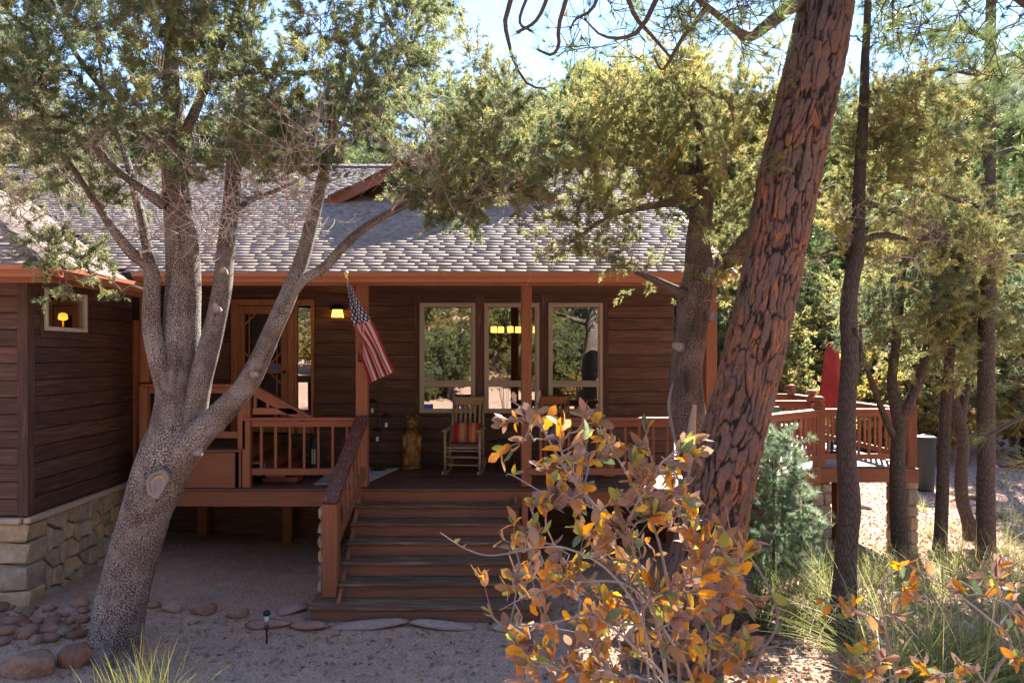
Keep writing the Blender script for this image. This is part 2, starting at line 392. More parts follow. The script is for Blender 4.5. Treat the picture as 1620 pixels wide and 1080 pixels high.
def stone_mat(name, stops, scale=6, bump=.5, speck=0, spec=.25):
    s = NT(name); oi = s.n('ObjectInfo'); at = s.n('Attribute', attribute_name='rnd'); f = s.math('FRACT', s.math('ADD', (oi, 5), (at, 2)))
    c = s.ramp(f, stops); m = s.mapped((1, 1, 1)); n = s.noise(m, scale, 6, .65); n2 = s.noise(m, scale*7, 4)
    hs = s.n('HueSaturation', i_Color=c); s.set(hs, 'Value', s.n('MapRange', i_0=n, i_1=.25, i_2=.75, i_3=.6, i_4=1.3))
    col = s.mix(.3, hs, s.mix(1, hs, (n2, 1), 'OVERLAY'))
    s.set(s.bs, 'Base Color', col); s.bs.inputs['Roughness'].default_value = .88; s.bs.inputs['Specular IOR Level'].default_value = spec
    b = s.bump(n2, .3 if bump > .2 else .08, .004); s.bump(n, bump, .02 if bump > .2 else .004, b); return s.m
M['stone'] = stone_mat('veneer_stone', [(0, (.42, .32, .205, 1)), (.25, (.52, .38, .23, 1)), (.5, (.33, .28, .215, 1)), (.75, (.48, .40, .31, 1)), (1, (.40, .28, .185, 1))], 7, .9)
M['rock'] = stone_mat('red_sandstone', [(0, (.30, .135, .085, 1)), (.4, (.40, .22, .15, 1)), (.7, (.33, .18, .125, 1)), (1, (.45, .32, .23, 1))], 6, .9)
M['pebble'] = stone_mat('gravel', [(0, (.26, .14, .10, 1)), (.5, (.34, .24, .19, 1)), (1, (.45, .38, .33, 1))], 5, .3)
M['flag_stone'] = stone_mat('flagstone', [(0, (.36, .19, .14, 1)), (.5, (.40, .26, .21, 1)), (1, (.40, .36, .35, 1))], 4, .4)
M['shingle'] = stone_mat('asphalt_shingle', [(0, (.29, .232, .205, 1)), (.4, (.325, .255, .22, 1)), (.7, (.31, .238, .205, 1)), (.84, (.275, .21, .178, 1)), (.9, (.235, .18, .155, 1)), (.93, (.34, .27, .235, 1)), (1, (.315, .248, .215, 1))], 9, .15, 0, .15)
M['underlay'] = plain('roof_underlay', (.06, .05, .048), .95)

def ground_mat():
    s = NT('gravelly_red_soil'); tc = (s.n('TexCoord'), 3)
    n1 = s.noise(tc, .55, 5); n2 = s.noise(tc, 4.5, 6, .65); n3 = s.noise(tc, 38, 5, .7)
    c = s.ramp(n1, [(.3, (.44, .235, .155, 1)), (.55, (.53, .305, .21, 1)), (.75, (.40, .245, .16, 1))])
    c = s.mix(s.ramp(n2, [(.38, (0, 0, 0, 1)), (.7, (1, 1, 1, 1))]), c, s.mix(.55, c, (.22, .14, .105, 1)))
    v = s.n('TexVoronoi', i_Scale=95.0); s.set(v, 'Vector', tc); sep = s.n('SeparateColor', i_0=(v, 1))
    c = s.mix(s.ramp(sep, [(.55, (0, 0, 0, 1)), (.95, (.75, .75, .75, 1))]), c, (.64, .47, .39, 1))
    c = s.mix(s.ramp(sep, [(.0, (.7, .7, .7, 1)), (.3, (0, 0, 0, 1))]), c, (.17, .105, .085, 1))
    # far hills are wooded: their own dark green
    ps = s.n('SeparateXYZ'); s.set(ps, 0, tc); far = s.n('MapRange', i_0=(ps, 2), i_1=6.0, i_2=20.0)
    hn = s.noise(tc, .09, 6, .7); c = s.mix(far, c, s.ramp(hn, [(.35, (.03, .045, .028, 1)), (.6, (.07, .085, .045, 1)), (.75, (.17, .14, .10, 1))]))
    s.set(s.bs, 'Base Color', c); s.bs.inputs['Roughness'].default_value = .95; s.bs.inputs['Specular IOR Level'].default_value = .15
    b = s.bump(n2, .5, .03); b2 = s.bump((v, 0), .5, .008, b); s.bump(n3, .5, .01, b2); return s.m
M['ground'] = ground_mat()

def glass_mat():
    s = NT('window_glass'); s.t.nodes.remove(s.bs)
    g = s.n('BsdfGlossy', i_Roughness=.0); g.inputs[0].default_value = (.93, .97, .95, 1); t = s.n('BsdfTransparent'); t.inputs[0].default_value = (.62, .66, .62, 1)
    n = s.noise((s.n('TexCoord'), 3), 1.4, 2); b = s.n('Bump', i_Strength=.06, i_Distance=.01); s.set(b, 'Height', n); s.set(g, 'Normal', b)
    fr = s.n('Fresnel', i_IOR=1.5); f = s.math('MULTIPLY', s.math('ADD', s.math('MULTIPLY', fr, 1.6), .36, True), s.math('SUBTRACT', 1.0, (s.n('NewGeometry'), 6)))
    mx = s.n('MixShader'); s.set(mx, 0, f); s.l(t, 0, mx, 1); s.l(g, 0, mx, 2); s.l(mx, 0, s.out, 0); return s.m
M['glass'] = glass_mat()
def screen_mat():
    s = NT('insect_screen'); t = s.n('BsdfTransparent'); s.set(s.bs, 'Base Color', (.03, .03, .03, 1)); s.bs.inputs['Roughness'].default_value = .8
    mx = s.n('MixShader', i_0=.55); s.l(t, 0, mx, 1); s.l(s.bs, 0, mx, 2); s.l(mx, 0, s.out, 0); return s.m
M['screen'] = screen_mat()
def clear_glass():
    s = NT('lantern_glass'); s.t.nodes.remove(s.bs); g = s.n('BsdfGlossy', i_Roughness=.05); t = s.n('BsdfTransparent'); mx = s.n('MixShader', i_0=.15)
    s.l(t, 0, mx, 1); s.l(g, 0, mx, 2); s.l(mx, 0, s.out, 0); return s.m
M['lantern_glass'] = clear_glass()

M['alligator'] = bark('alligator_juniper_bark', 'alligator', (.58, .525, .49, 1), (.090, .078, .074, 1), 48.0, .75)
M['alligator_dark'] = bark('brown_juniper_bark', 'alligator', (.42, .335, .28, 1), (.075, .06, .052, 1), 50.0, .7)
M['greybark'] = bark('grey_furrowed_bark', 'pine', (.215, .175, .155, 1), (.05, .041, .038, 1), 30.0, 1.0)
M['twig'] = plain('twig_bark', (.27, .195, .16), .85, 0, .3, 60, .2, .35)
M['twig_pale'] = plain('dead_twig', (.48, .41, .38), .85, 0, .2, 60, .2, .3)
M['pine_twig'] = plain('pine_twig', (.10, .07, .06), .85, 0, .3, 60, .2, .3)
M['shrub_twig'] = plain('pale_shrub_stem', (.30, .25, .225), .85, 0, .8, 140, .2, .5)
M['scar'] = plain('weathered_branch_scar', (.42, .33, .26), .85, 0, .5, 30, .2, .3)
M['scar_rim'] = plain('callus_bark', (.25, .22, .21), .9, 0, .6, 40, .2, .3)
def ponderosa():
    s = NT('ponderosa_bark'); rid = (s.n('Attribute', attribute_name='plate'), 2); rg = (s.n('Attribute', attribute_name='ridge'), 2)
    tc = (s.n('TexCoord'), 3); n = s.noise(tc, 26, 6, .7); big = s.noise(tc, 3.0, 3); m = s.n('Mapping'); s.set(m, 'Vector', tc); m.inputs['Scale'].default_value = (42, 42, 9); st = s.noise(m, 1.0, 5, .7)
    pl = s.ramp(rid, [(0, (.13, .092, .078, 1)), (.3, (.23, .12, .082, 1)), (.5, (.175, .122, .105, 1)), (.68, (.33, .14, .075, 1)), (.85, (.43, .16, .06, 1)), (1, (.15, .108, .095, 1))])
    pl = s.mix(s.ramp(st, [(.35, (1, 1, 1, 1)), (.58, (0, 0, 0, 1))]), pl, (.17, .085, .055, 1))
    pl = s.mix(s.ramp(big, [(.40, (0, 0, 0, 1)), (.62, (.85, .85, .85, 1))]), pl, (.145, .11, .098, 1))
    f = s.math('ADD', rg, s.n('MapRange', i_0=n, i_3=-.3, i_4=.3)); c = s.mix(s.ramp(f, [(.05, (0, 0, 0, 1)), (.30, (.35, .35, .35, 1)), (.75, (1, 1, 1, 1))]), (.022, .017, .016, 1), pl)
    s.set(s.bs, 'Base Color', c); s.bs.inputs['Roughness'].default_value = .88; s.bs.inputs['Specular IOR Level'].default_value = .25
    b = s.bump(n, .8, .01); s.bump(st, .9, .012, b); return s.m
M['ponderosa'] = ponderosa()

M['juniper'] = leafy('juniper_foliage', [(0, (.10, .135, .085, 1)), (.3, (.15, .185, .105, 1)), (.6, (.225, .24, .115, 1)), (.88, (.32, .30, .115, 1)), (1, (.29, .31, .225, 1))], .62, .55, True, 1.3)
M['juniper_gold'] = leafy('olive_juniper_foliage', [(0, (.16, .175, .085, 1)), (.35, (.235, .24, .105, 1)), (.7, (.32, .30, .125, 1)), (.93, (.42, .345, .14, 1)), (1, (.42, .27, .11, 1))], .66, .55, True, 1.35)
M['pine'] = leafy('pine_needles', [(0, (.075, .115, .050, 1)), (.5, (.13, .175, .070, 1)), (.85, (.20, .23, .085, 1)), (1, (.28, .235, .09, 1))], .55, .4, True, 1.3)
M['fir'] = leafy('blue_green_fir', [(0, (.15, .22, .15, 1)), (.6, (.24, .31, .20, 1)), (1, (.29, .33, .21, 1))], .6, .5, True, 1.3)
M['autumn'] = leafy('autumn_leaf_mass', [(0, (.20, .19, .075, 1)), (.3, (.42, .29, .08, 1)), (.5, (.17, .20, .075, 1)), (.75, (.44, .35, .19, 1)), (1, (.50, .25, .09, 1))], .62, .5, True, 1.3)
M['grass'] = leafy('bunch_grass', [(0, (.15, .20, .065, 1)), (.45, (.25, .275, .09, 1)), (.75, (.44, .39, .19, 1)), (1, (.62, .55, .38, 1))], .5)
M['grass_bright'] = leafy('bright_grass', [(0, (.16, .22, .04, 1)), (.5, (.28, .30, .06, 1)), (1, (.45, .38, .17, 1))], .4)
M['spear'] = leafy('yucca_spear', [(0, (.07, .11, .05, 1)), (1, (.17, .19, .09, 1))], .3)
LEAF = [(0, (.23, .155, .125, 1)), (.18, (.30, .19, .135, 1)), (.36, (.38, .215, .11, 1)), (.52, (.50, .22, .06, 1)), (.64, (.64, .30, .045, 1)), (.75, (.64, .43, .07, 1)), (.82, (.32, .32, .075, 1)), (.91, (.15, .20, .11, 1)), (1, (.22, .26, .19, 1))]
M['oakleaf'] = leafy('autumn_shrub_leaf', LEAF, .45, .5, False, 1.35, 'CONSTANT')
M['oakleaf_mass'] = leafy('autumn_shrub_leaf_mass', LEAF, .45, .5, True, 1.35, 'CONSTANT')
M['litter'] = leafy('dead_leaf_litter', [(0, (.27, .17, .10, 1)), (.5, (.33, .22, .13, 1)), (.85, (.42, .31, .2, 1)), (1, (.45, .26, .06, 1))], .2, .7)
# ------------------------------------------------------------------ ground
def sinh_axis(lo, hi, c, n, k=5.2):
    t = np.linspace(-1, 1, n); a = np.sinh(k*t)/np.sinh(k); return np.where(a < 0, c+a*(c-lo), c+a*(hi-c))
gx = sinh_axis(-700, 800, 1.5, 300, 6.4); gy = sinh_axis(-500, 900, 8.0, 300, 6.4)
GX, GY = np.meshgrid(gx, gy); GZ = ground(GX, GY)
n = len(gx); ii = np.arange(len(gy)-1)[:, None]*n+np.arange(n-1)[None]
gq = np.stack([ii, ii+1, ii+n+1, ii+n], -1).reshape(-1, 4)
tag(link('ground', mesh_np('ground', np.stack([GX, GY, GZ], -1).reshape(-1, 3), gq, M['ground'], True)), kind='structure')

# ------------------------------------------------------------------ the house
HOUSE = thing('cabin_house', 'dark brown board cabin with shingled roof, stone base and covered front porch', 'house', (0, 11.1, 0))
H_OFF = Vector((0, 11.1, 0))
def part(name, me, **kw):
    o = link(name, me, HOUSE, **kw)
    if 'M' not in kw: o.location = Vector(o.location)-H_OFF
    return o
def hpart(mb, name, mat): return part(name, mb.mesh(name, mat))
ZD, YF, YW = 1.20, 9.20, 11.10

def cut(x0, x1, holes):
    segs = [(x0, x1)]
    for a, b in holes:
        segs = [s for (p, q) in segs for s in ((p, min(q, a)), (max(p, b), q)) if s[1]-s[0] > .02]
    return segs
# ---- main wall: sheathing with openings, boards one by one
WINS = [(-1.038, -.134), (.010, .904), (1.048, 1.932)]
WX0, WX1 = -1.12, 2.02
wall = MB(); ZT = 4.0
for a, b in cut(-6.2, 3.10, [(WX0, WX1), (-4.12, -2.75)]): wall.box(a, b, YW+.035, YW+.15, 0.9, ZT)
wall.box(WX0, WX1, YW+.035, YW+.15, 0.9, 2.0); wall.box(-4.12, -2.75, YW+.035, YW+.15, .9, 1.7); wall.box(-4.12, -2.75, YW+.035, YW+.15, 3.9, ZT)
wall.box(2.98, 3.10, YW+.15, 21, 0.9, ZT)
WALL = hpart(wall, 'front_wall', M['board_x'])
k = 0; z = ZD
while z < 3.95:
    holes = []
    if 1.99 < z < 3.95: holes.append((WX0, WX1))
    if z > 1.55: holes.append((-4.12, -2.75))
    segs = cut(-6.2, 3.10, holes); out = []
    for a, b in segs:                                 # boards butt at uneven places
        L = b-a
        if L > 2.6:
            m = a+L*(.35+.3*RNG.random()); out += [(a, m-.002), (m+.002, b)]
        else: out.append((a, b))
    for a, b in out:
        box('board', M['board_x'], WALL, a, b, YW-.001-.004*RNG.random(), YW+.033, z+.004, min(z+.197, ZT), .006)
    z += .2
CAS = lambda nm, mt, *a: box(nm, mt, WALL, *a)
for a, b in ((WX0, WINS[0][0]), (WINS[0][1], WINS[1][0]), (WINS[1][1], WINS[2][0]), (WINS[2][1], WX1)):
    CAS('window_casing', M['board_z'], a, b, YW-.02, YW+.12, 2.002, 3.995)
for a, b in WINS:
    CAS('window_casing', M['board_x'], a, b, YW-.018, YW+.12, 3.845, 3.99); CAS('window_casing', M['board_x'], a, b, YW-.018, YW+.12, 2.005, 2.05)
# ---- foundation behind the porch, porch ceiling
fd = MB(); fd.box(-6.2, 3.1, YW+.04, YW+.3, -.5, .9); hpart(fd, 'foundation', M['board_x'])  # foundation coloured dark to stand in for deep shade under the porch
pc = MB(); pc.box(-6.2, 3.2, 9.02, YW-.006, 3.975, 4.02, 0); hpart(pc, 'porch_ceiling', M['board_x'])
bm_ = MB(); bm_.box(-5.0, 3.2, 9.24, 9.38, 3.985-.012, 3.985-.002, 0); hpart(bm_, 'porch_beam', M['trim_x'])

# ---- windows
def window(x0, x1, z0, z1, split=None, fm='frame', fw=.055):
    m = MB(); y0, y1 = YW-.045, YW+.05
    m.box(x0, x0+fw, y0, y1, z0, z1, .006); m.box(x1-fw, x1, y0, y1, z0, z1, .006)
    m.box(x0+fw, x1-fw, y0+.002, y1-.002, z1-fw, z1, .006); m.box(x0+fw, x1-fw, y0+.002, y1-.002, z0, z0+fw, .006)
    if split: m.box(x0+fw, x1-fw, y0+.002, y1-.002, split-.035, split+.035, .006); m.box(x0+fw, x1-fw, y0-.012, y0+.002, split-.012, split+.012, .003)
    o = hpart(m, 'window', M[fm]); spans = [(z0, z1)] if not split else [(z0, split), (split, z1)]
    for a, b in spans:
        p = MB(); x_, y_ = .02, YW-.012
        s_ = MB(); a2, b2 = a+(.03 if split and a == split else fw-.004), b-(.03 if split and b == split else fw-.004)
        for q in ((x0+fw-.004, x0+fw+x_, a2, b2), (x1-fw-x_, x1-fw+.004, a2, b2)): s_.box(q[0], q[1], YW-.03, YW+.02, q[2], q[3], .003)
        s_.box(x0+fw+x_, x1-fw-x_, YW-.03, YW+.02, b2-x_, b2, .003); s_.box(x0+fw+x_, x1-fw-x_, YW-.03, YW+.02, a2, a2+x_, .003)
        t = s_.build('sash', M[fm], o)
        g = MB(); g.box(x0+fw+x_-.004, x1-fw-x_+.004, y_, y_+.006, a2+x_-.004, b2-x_+.004); g.build('pane', M['glass'], o)
    return o
for i, (a, b) in enumerate(WINS): wn_ = window(a, b, 2.055, 3.843, 2.53)
# security sticker in the corner of the first lower pane
st = MB(); st.box(-.965, -.82, YW-.016, YW-.013, 2.115, 2.20); st.build('window_sticker', M['blue_sign'], WALL)
# ---- rooms behind the glass
rm = MB()
for q in ((-2.2, 2.9, 15.6, 15.7, 1.1, 4.1), (-2.3, -2.2, YW+.16, 15.7, 1.1, 4.1), (2.88, 2.96, YW+.16, 15.7, 1.1, 4.1), (-2.3, 2.96, YW+.16, 15.7, 1.0, 1.1), (-2.3, 2.96, YW+.16, 15.7, 3.98, 4.06)): rm.box(*q)
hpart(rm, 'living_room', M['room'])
rm = MB()
for q in ((-4.9, -2.35, 13.4, 13.5, 1.1, 4.1), (-5.0, -4.9, YW+.16, 13.5, 1.1, 4.1), (-2.4, -2.32, YW+.16, 13.5, 1.1, 4.1), (-4.9, -2.4, YW+.16, 13.4, 1.6, 1.7), (-5, -2.32, YW+.16, 13.5, 4.0, 4.06)): rm.box(*q)
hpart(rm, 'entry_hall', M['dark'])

# ---- screen door and sidelight
def door():
    x0, x1, z0, z1 = -4.10, -3.10, 1.72, 3.80
    fr = MB()
    fr.box(x0, x0+.11, YW-.04, YW+.10, z0, z1, .006); fr.box(x1-.07, x1+.03, YW-.04, YW+.10, z0, z1, .006); fr.box(x0, -2.75, YW-.045, YW+.10, z1, z1+.10, .006)
    fr.box(-2.80, -2.75, YW-.04, YW+.10, z0, z1, .006); fr.box(x1+.034, x1+.07, YW-.035, YW+.1, z0, z1, .006); fr.box(x1+.074, -2.804, YW-.02, YW+.09, z0, z0+.2, .006)
    D = hpart(fr, 'front_door', M['cedar_z'])
    sd = MB(); a, b = x0+.115, x1-.075; y0, y1 = YW-.03, YW+.005
    sd.box(a, a+.11, y0, y1, z0+.02, z1-.01, .006); sd.box(b-.11, b, y0, y1, z0+.02, z1-.01, .006)
    for u, v in ((z0+.02, z0+.22), (2.70, 2.86), (z1-.14, z1-.01)): sd.box(a+.11, b-.11, y0+.002, y1-.002, u, v, .006)
    for sx, c in ((1, a+.11), (-1, b-.11)):                      # curved corner brackets and thin rails of a rustic screen door
        for zz, sz in ((z1-.14, -1), (2.86, 1), (2.70, -1), (z0+.22, 1)): sd.bar((c, YW-.015, zz+sz*.17), (c+sx*.17, YW-.015, zz), .022, .022)
        for za, zb in ((2.86, z1-.14), (z0+.22, 2.70)): sd.bar((c+sx*.07, YW-.014, za), (c+sx*.07, YW-.014, zb), .016, .016)
    s = sd.build('screen_door', M['cedar_z'], D)
    m = MB(); m.box(a+.1, b-.1, YW-.006, YW-.004, z0+.2, z1-.13); m.build('insect_screen', M['screen'], D)
    m = MB(); m.box(-3.45, -3.29, YW-.036, YW-.032, 2.755, 2.825); m.build('door_sticker', M['blue_sign'], D)
    m = MB(); m.lathe([(.0, -.03), (.022, -.028), (.026, 0), (.012, .018), (.012, .03)], (0, 0, 0), 10); o_ = m.build('handle', M['black_metal'], D, True, loc=(b-.05, YW-.05, 2.72), rot=(math.radians(90), 0, 0))
    m = MB(); m.box(-3.028, -2.802, YW+.02, YW+.026, z0+.2, z1); m.build('sidelight_pane', M['glass'], D)
    for u, v in ((2.55, 2.66), (2.02, 2.10)): box('sidelight_bar', M['black_metal'], D, -3.028, -2.802, YW+.005, YW+.018, u, v, .002)
    m = MB(); m.box(x0+.12, x1-.08, YW+.10, YW+.14, z0, z1); m.build('inner_door', M['cedar_z'], D)
door()
WALL2 = [o for o in HOUSE.children if o.name == 'front_door'][0]
for c in WALL2.children: c.location = c.location if c.name.startswith('handle') else c.location
# ------------------------------------------------------------------ left wing
XW, YWF, YWB, ZS = -5.07, 7.58, 9.85, 1.18
wg = MB()
for q in ((-9, XW-.035, YWF+.035, YWF+.15, .0, 3.86), (XW-.15, XW-.035, YWF+.15, 7.86, .0, 3.86), (XW-.15, XW-.035, 8.69, YWB, 0, 3.86), (XW-.15, XW-.035, 7.86, 8.69, 0, 3.28), (XW-.15, XW-.035, 7.86, 8.69, 3.76, 3.86), (-6.2, XW-.15, YWB-.1, YWB, 0, 3.86), (-6.3, -6.2, YWB, 11.2, 0, 4)): wg.box(*q)
WING = hpart(wg, 'wing_wall', M['board_x'])
z = ZS+.03
while z < 3.82:
    zz = min(z+.186, 3.85)
    a = box('board', M['board_x'], WING, -9, XW-.10, YWF-.004*RNG.random(), YWF+.033, z+.004, zz-.002, .006)
    for y0, y1 in cut(YWF+.10, YWB, [(7.80, 8.75)] if z > 3.10 else []):
        box('board', M['board_y'], WING, XW-.033, XW+.004*RNG.random(), y0, y1, z+.004, zz-.002, .006)
    z += .188
box('corner_board', M['board_z'], WING, XW-.098, XW+.024, YWF-.022, YWF+.0, ZS+.03, 3.85)
box('corner_board', M['board_z'], WING, XW, XW+.022, YWF+.002, YWF+.098, ZS+.03, 3.85)
box('corner_board', M['trim_z'], WING, XW+.004, XW+.05, YWB+.002, YWB+.10, .55, 3.5)
for q in ((7.80, 7.856, 3.20, 3.84), (8.694, 8.75, 3.20, 3.84)): box('window_casing', M['board_z'], WING, XW-.03, XW+.016, q[0], q[1], q[2], q[3])
for q in ((3.20, 3.276), (3.765, 3.84)): box('window_casing', M['board_y'], WING, XW-.03, XW+.014, 7.858, 8.692, q[0], q[1])
m = MB(); fw = .05
for q in ((7.86, 7.86+fw, 3.28, 3.76), (8.69-fw, 8.69, 3.28, 3.76), (7.86+fw, 8.69-fw, 3.28, 3.28+fw), (7.86+fw, 8.69-fw, 3.76-fw, 3.76)): m.box(XW-.08, XW+.035, q[0], q[1], q[2], q[3], .006)
ww = hpart(m, 'wing_window', M['white_frame'])
m = MB(); m.box(XW-.012, XW-.006, 7.86+fw-.004, 8.69-fw+.004, 3.28+fw-.004, 3.76-fw+.004); m.build('pane', M['glass'], ww)
rm = MB()
for q in ((-8, XW-.16, YWF+.2, YWF+.25, 1.3, 3.8), (-8, XW-.16, YWB-.2, YWB-.15, 1.3, 3.8), (-8.1, -8.0, YWF+.2, YWB-.15, 1.3, 3.8), (-8, XW-.16, YWF+.2, YWB-.15, 1.2, 1.3), (-8, XW-.16, YWF+.2, YWB-.15, 3.78, 3.84)): rm.box(*q)
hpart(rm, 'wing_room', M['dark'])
m = MB(); m.lathe([(.03, .0), (.06, .015), (.05, .085), (.02, .10)], (0, 0, 0), 14); pl_ = thing('table_lamp', 'amber lamp glowing behind the small wing window', 'lamp', (-5.62, 9.12, 3.46)); m.build('lamp_shade', M['amber_dim'], pl_, True)
m = MB(); m.lathe([(.05, -.32), (.05, -.3), (.012, -.28), (.012, .0)], (0, 0, 0), 10); m.build('lamp_base', M['brass'], pl_, True)
m = MB(); m.box(-5.95, -5.40, 8.85, 9.40, 1.305, 3.135); sh_ = m.build('cabinet', M['cedar_z']); tag(sh_, 'wooden cabinet under the lamp behind the small wing window', 'cabinet')

# ---- stone base of the wing: every stone a piece
def clip(poly, nx, ny, c):
    out = []
    for i in range(len(poly)):
        a, b = poly[i], poly[(i+1) % len(poly)]; da = nx*a[0]+ny*a[1]-c; db = nx*b[0]+ny*b[1]-c
        if da <= 0: out.append(a)
        if (da < 0) != (db < 0) and abs(da-db) > 1e-9: t = da/(da-db); out.append((a[0]+t*(b[0]-a[0]), a[1]+t*(b[1]-a[1])))
    return out
def vor(seeds, rect, gap):
    res = []
    for i, s in enumerate(seeds):
        p = [(rect[0], rect[2]), (rect[1], rect[2]), (rect[1], rect[3]), (rect[0], rect[3])]
        for j, t in enumerate(seeds):
            if i == j: continue
            d = np.array(t)-np.array(s); L = np.hypot(*d)
            if L > 2.0: continue
            d /= L; c = d @ ((np.array(s)+np.array(t))/2)-gap/2; p = clip(p, d[0], d[1], c)
            if len(p) < 3: break
        if len(p) >= 3: res.append(p)
    return res
def jseeds(rect, cw, ch, rng, jit=.75):
    out = []; ny = max(1, round((rect[3]-rect[2])/ch)); nx = max(1, round((rect[1]-rect[0])/cw))
    for j in range(ny):
        for i in range(nx):
            out.append((rect[0]+(i+.5+.5*(j % 2)-.25+jit*(rng.random()-.5))*(rect[1]-rect[0])/nx, rect[2]+(j+.5+jit*(rng.random()-.5))*(rect[3]-rect[2])/ny))
    return out
def stone_piece(poly, to3, depth, rng, parent, name='stone', mat='stone'):
    """polygon in wall plane -> a proud, uneven stone; to3(u, v, d) gives world points"""
    p = np.array(poly); keep = [0]
    for i in range(1, len(p)):
        if np.hypot(*(p[i]-p[keep[-1]])) > .012: keep.append(i)
    p = p[keep]
    if len(p) < 3: return
    c = p.mean(0); k = len(p); tilt = rng.normal(size=2)*.07
    rings = []
    for sc, d in ((1.0, 0), (.985, depth*.55), (.88+.05*rng.random(), depth)):
        q = c+(p-c)*sc; dd = d+((q-c) @ tilt if d == depth else 0)+(rng.random(k)-.5)*.008*(d > 0); dd = np.broadcast_to(dd, (k,))
        rings.append([to3(q[i, 0], q[i, 1], dd[i]) for i in range(k)])
    V = np.concatenate(rings); ctr = V.mean(0); f = []
    for r in range(2):
        for i in range(k): j = (i+1) % k; f.append([r*k+i, r*k+j, (r+1)*k+j, (r+1)*k+i])
    f.append([2*k+i for i in range(k)])
    b = MB(); b.add(V-ctr, f); o = b.build(name, M[mat], parent, loc=tuple(ctr))
    return o
rs = np.random.default_rng(5)
core = MB(); core.box(-9, XW-.02, YWF+.0, YWF+.16, -.3, ZS-.04); core.box(XW-.17, XW-.02, YWF+.16, YWB, -.3, ZS-.04)
BASE = hpart(core, 'stone_base', M['mortar'])
rect = (YWF+.30, YWB, -.1, ZS-.05)
for p in vor(jseeds(rect, .20, .19, rs), rect, .022): stone_piece(p, lambda u, v, d: (XW-.02+d, u, v), .035+.025*rs.random(), rs, BASE)
rect = (-6.4, XW-.36, -.1, ZS-.05)
for p in vor(jseeds(rect, .22, .20, rs), rect, .022): stone_piece(p, lambda u, v, d: (u, YWF-d, v), .035+.025*rs.random(), rs, BASE)
zq = -.1
for hh in (.27, .22, .29, .25, .26):                        # quoins wrap the corner
    if zq+hh > ZS-.04: hh = ZS-.05-zq
    w1, w2 = .24+.11*rs.random(), .22+.07*rs.random(); b = MB(); V, f = bevbox(XW-.02-w1, XW+.05, YWF-.06, YWF+w2, zq+.01, zq+hh-.012, .018)
    V = V+(rs.random(V.shape)-.5)*.04; c = V.mean(0); b.add(V-c, f); b.build('stone', M['stone'], BASE, loc=tuple(c)); zq += hh
for a in np.arange(YWF-.06, YWB-.05, .36): box('cap_stone', M['cap_stone'], BASE, XW-.01, XW+.075, a+.003, min(a+.357, YWB), ZS-.045+.004*rs.random(), ZS+.018, .01)
for a in np.arange(XW-.02, -7, -.42): box('cap_stone', M['cap_stone'], BASE, a-.417, a-.003, YWF-.09, YWF-.002, ZS-.045+.004*rs.random(), ZS+.018, .01)

# ------------------------------------------------------------------ roof
EY, EZ, RY = 8.95, 4.09, 15.10                          # main eave line, its height, ridge line
WEX, WEY, WEZ = -4.55, 7.20, 3.96                       # wing eave corner
VAL = WEX-(EZ-WEZ)*2+EY                                 # valley: x = VAL - y
RZ = EZ+.5*(RY-EY); HX = 3.3
def zmain(y): return EZ+.5*(y-EY)
um = MB(); d = -.022
um.add([(VAL-EY, EY, EZ+d), (HX, EY, EZ+d), (HX, RY, RZ+d), (VAL-RY, RY, RZ+d)], [[0, 1, 2, 3]])
um.add([(HX-.2, EY+.3, EZ+d), (HX-.2, 2*RY-EY-.3, EZ+d), (HX-.2, RY, RZ-.1)], [[0, 1, 2]])
um.add([(HX, 2*RY-EY, EZ+d), (VAL-RY, 2*RY-EY, EZ+d), (VAL-RY, RY, RZ+d), (HX, RY, RZ+d)], [[0, 1, 2, 3]])
um.add([(VAL-EY, EY, EZ-.10), (HX, EY, EZ-.10), (HX, EY, EZ+d), (VAL-EY, EY, EZ+d)], [[0, 1, 2, 3]])
ROOF = hpart(um, 'roof', M['underlay'])
ux = MB(); rx = -8.3; rz = WEZ+.5*(WEX-rx); ry = WEY+(WEX-rx)
ux.add([(WEX, WEY, WEZ+d), (WEX, 9.3, WEZ+d), (VAL-9.3, 9.3, WEZ+.5*(WEX-(VAL-9.3))+d), (rx, VAL-rx, rz+d), (rx, ry, rz+d)], [[0, 1, 2, 3, 4]])
ux.add([(WEX, WEY, WEZ+d), (rx, ry, rz+d), (2*rx-WEX, WEY, WEZ+d)], [[0, 1, 2]])
ux.add([(rx, ry, rz+d), (rx, 16, rz+d), (2*rx-WEX, 16, WEZ+d), (2*rx-WEX, WEY, WEZ+d)], [[0, 1, 2, 3]])
ux.add([(WEX, WEY, WEZ-.1), (WEX, WEY, WEZ+d), (2*rx-WEX, WEY, WEZ+d), (2*rx-WEX, WEY, WEZ-.1)], [[0, 1, 2, 3]])
ux.add([(WEX, WEY, WEZ-.1), (WEX, 9.3, WEZ-.1), (WEX, 9.3, WEZ+d), (WEX, WEY, WEZ+d)], [[0, 1, 2, 3]])
WROOF = hpart(ux, 'wing_roof', M['underlay'])

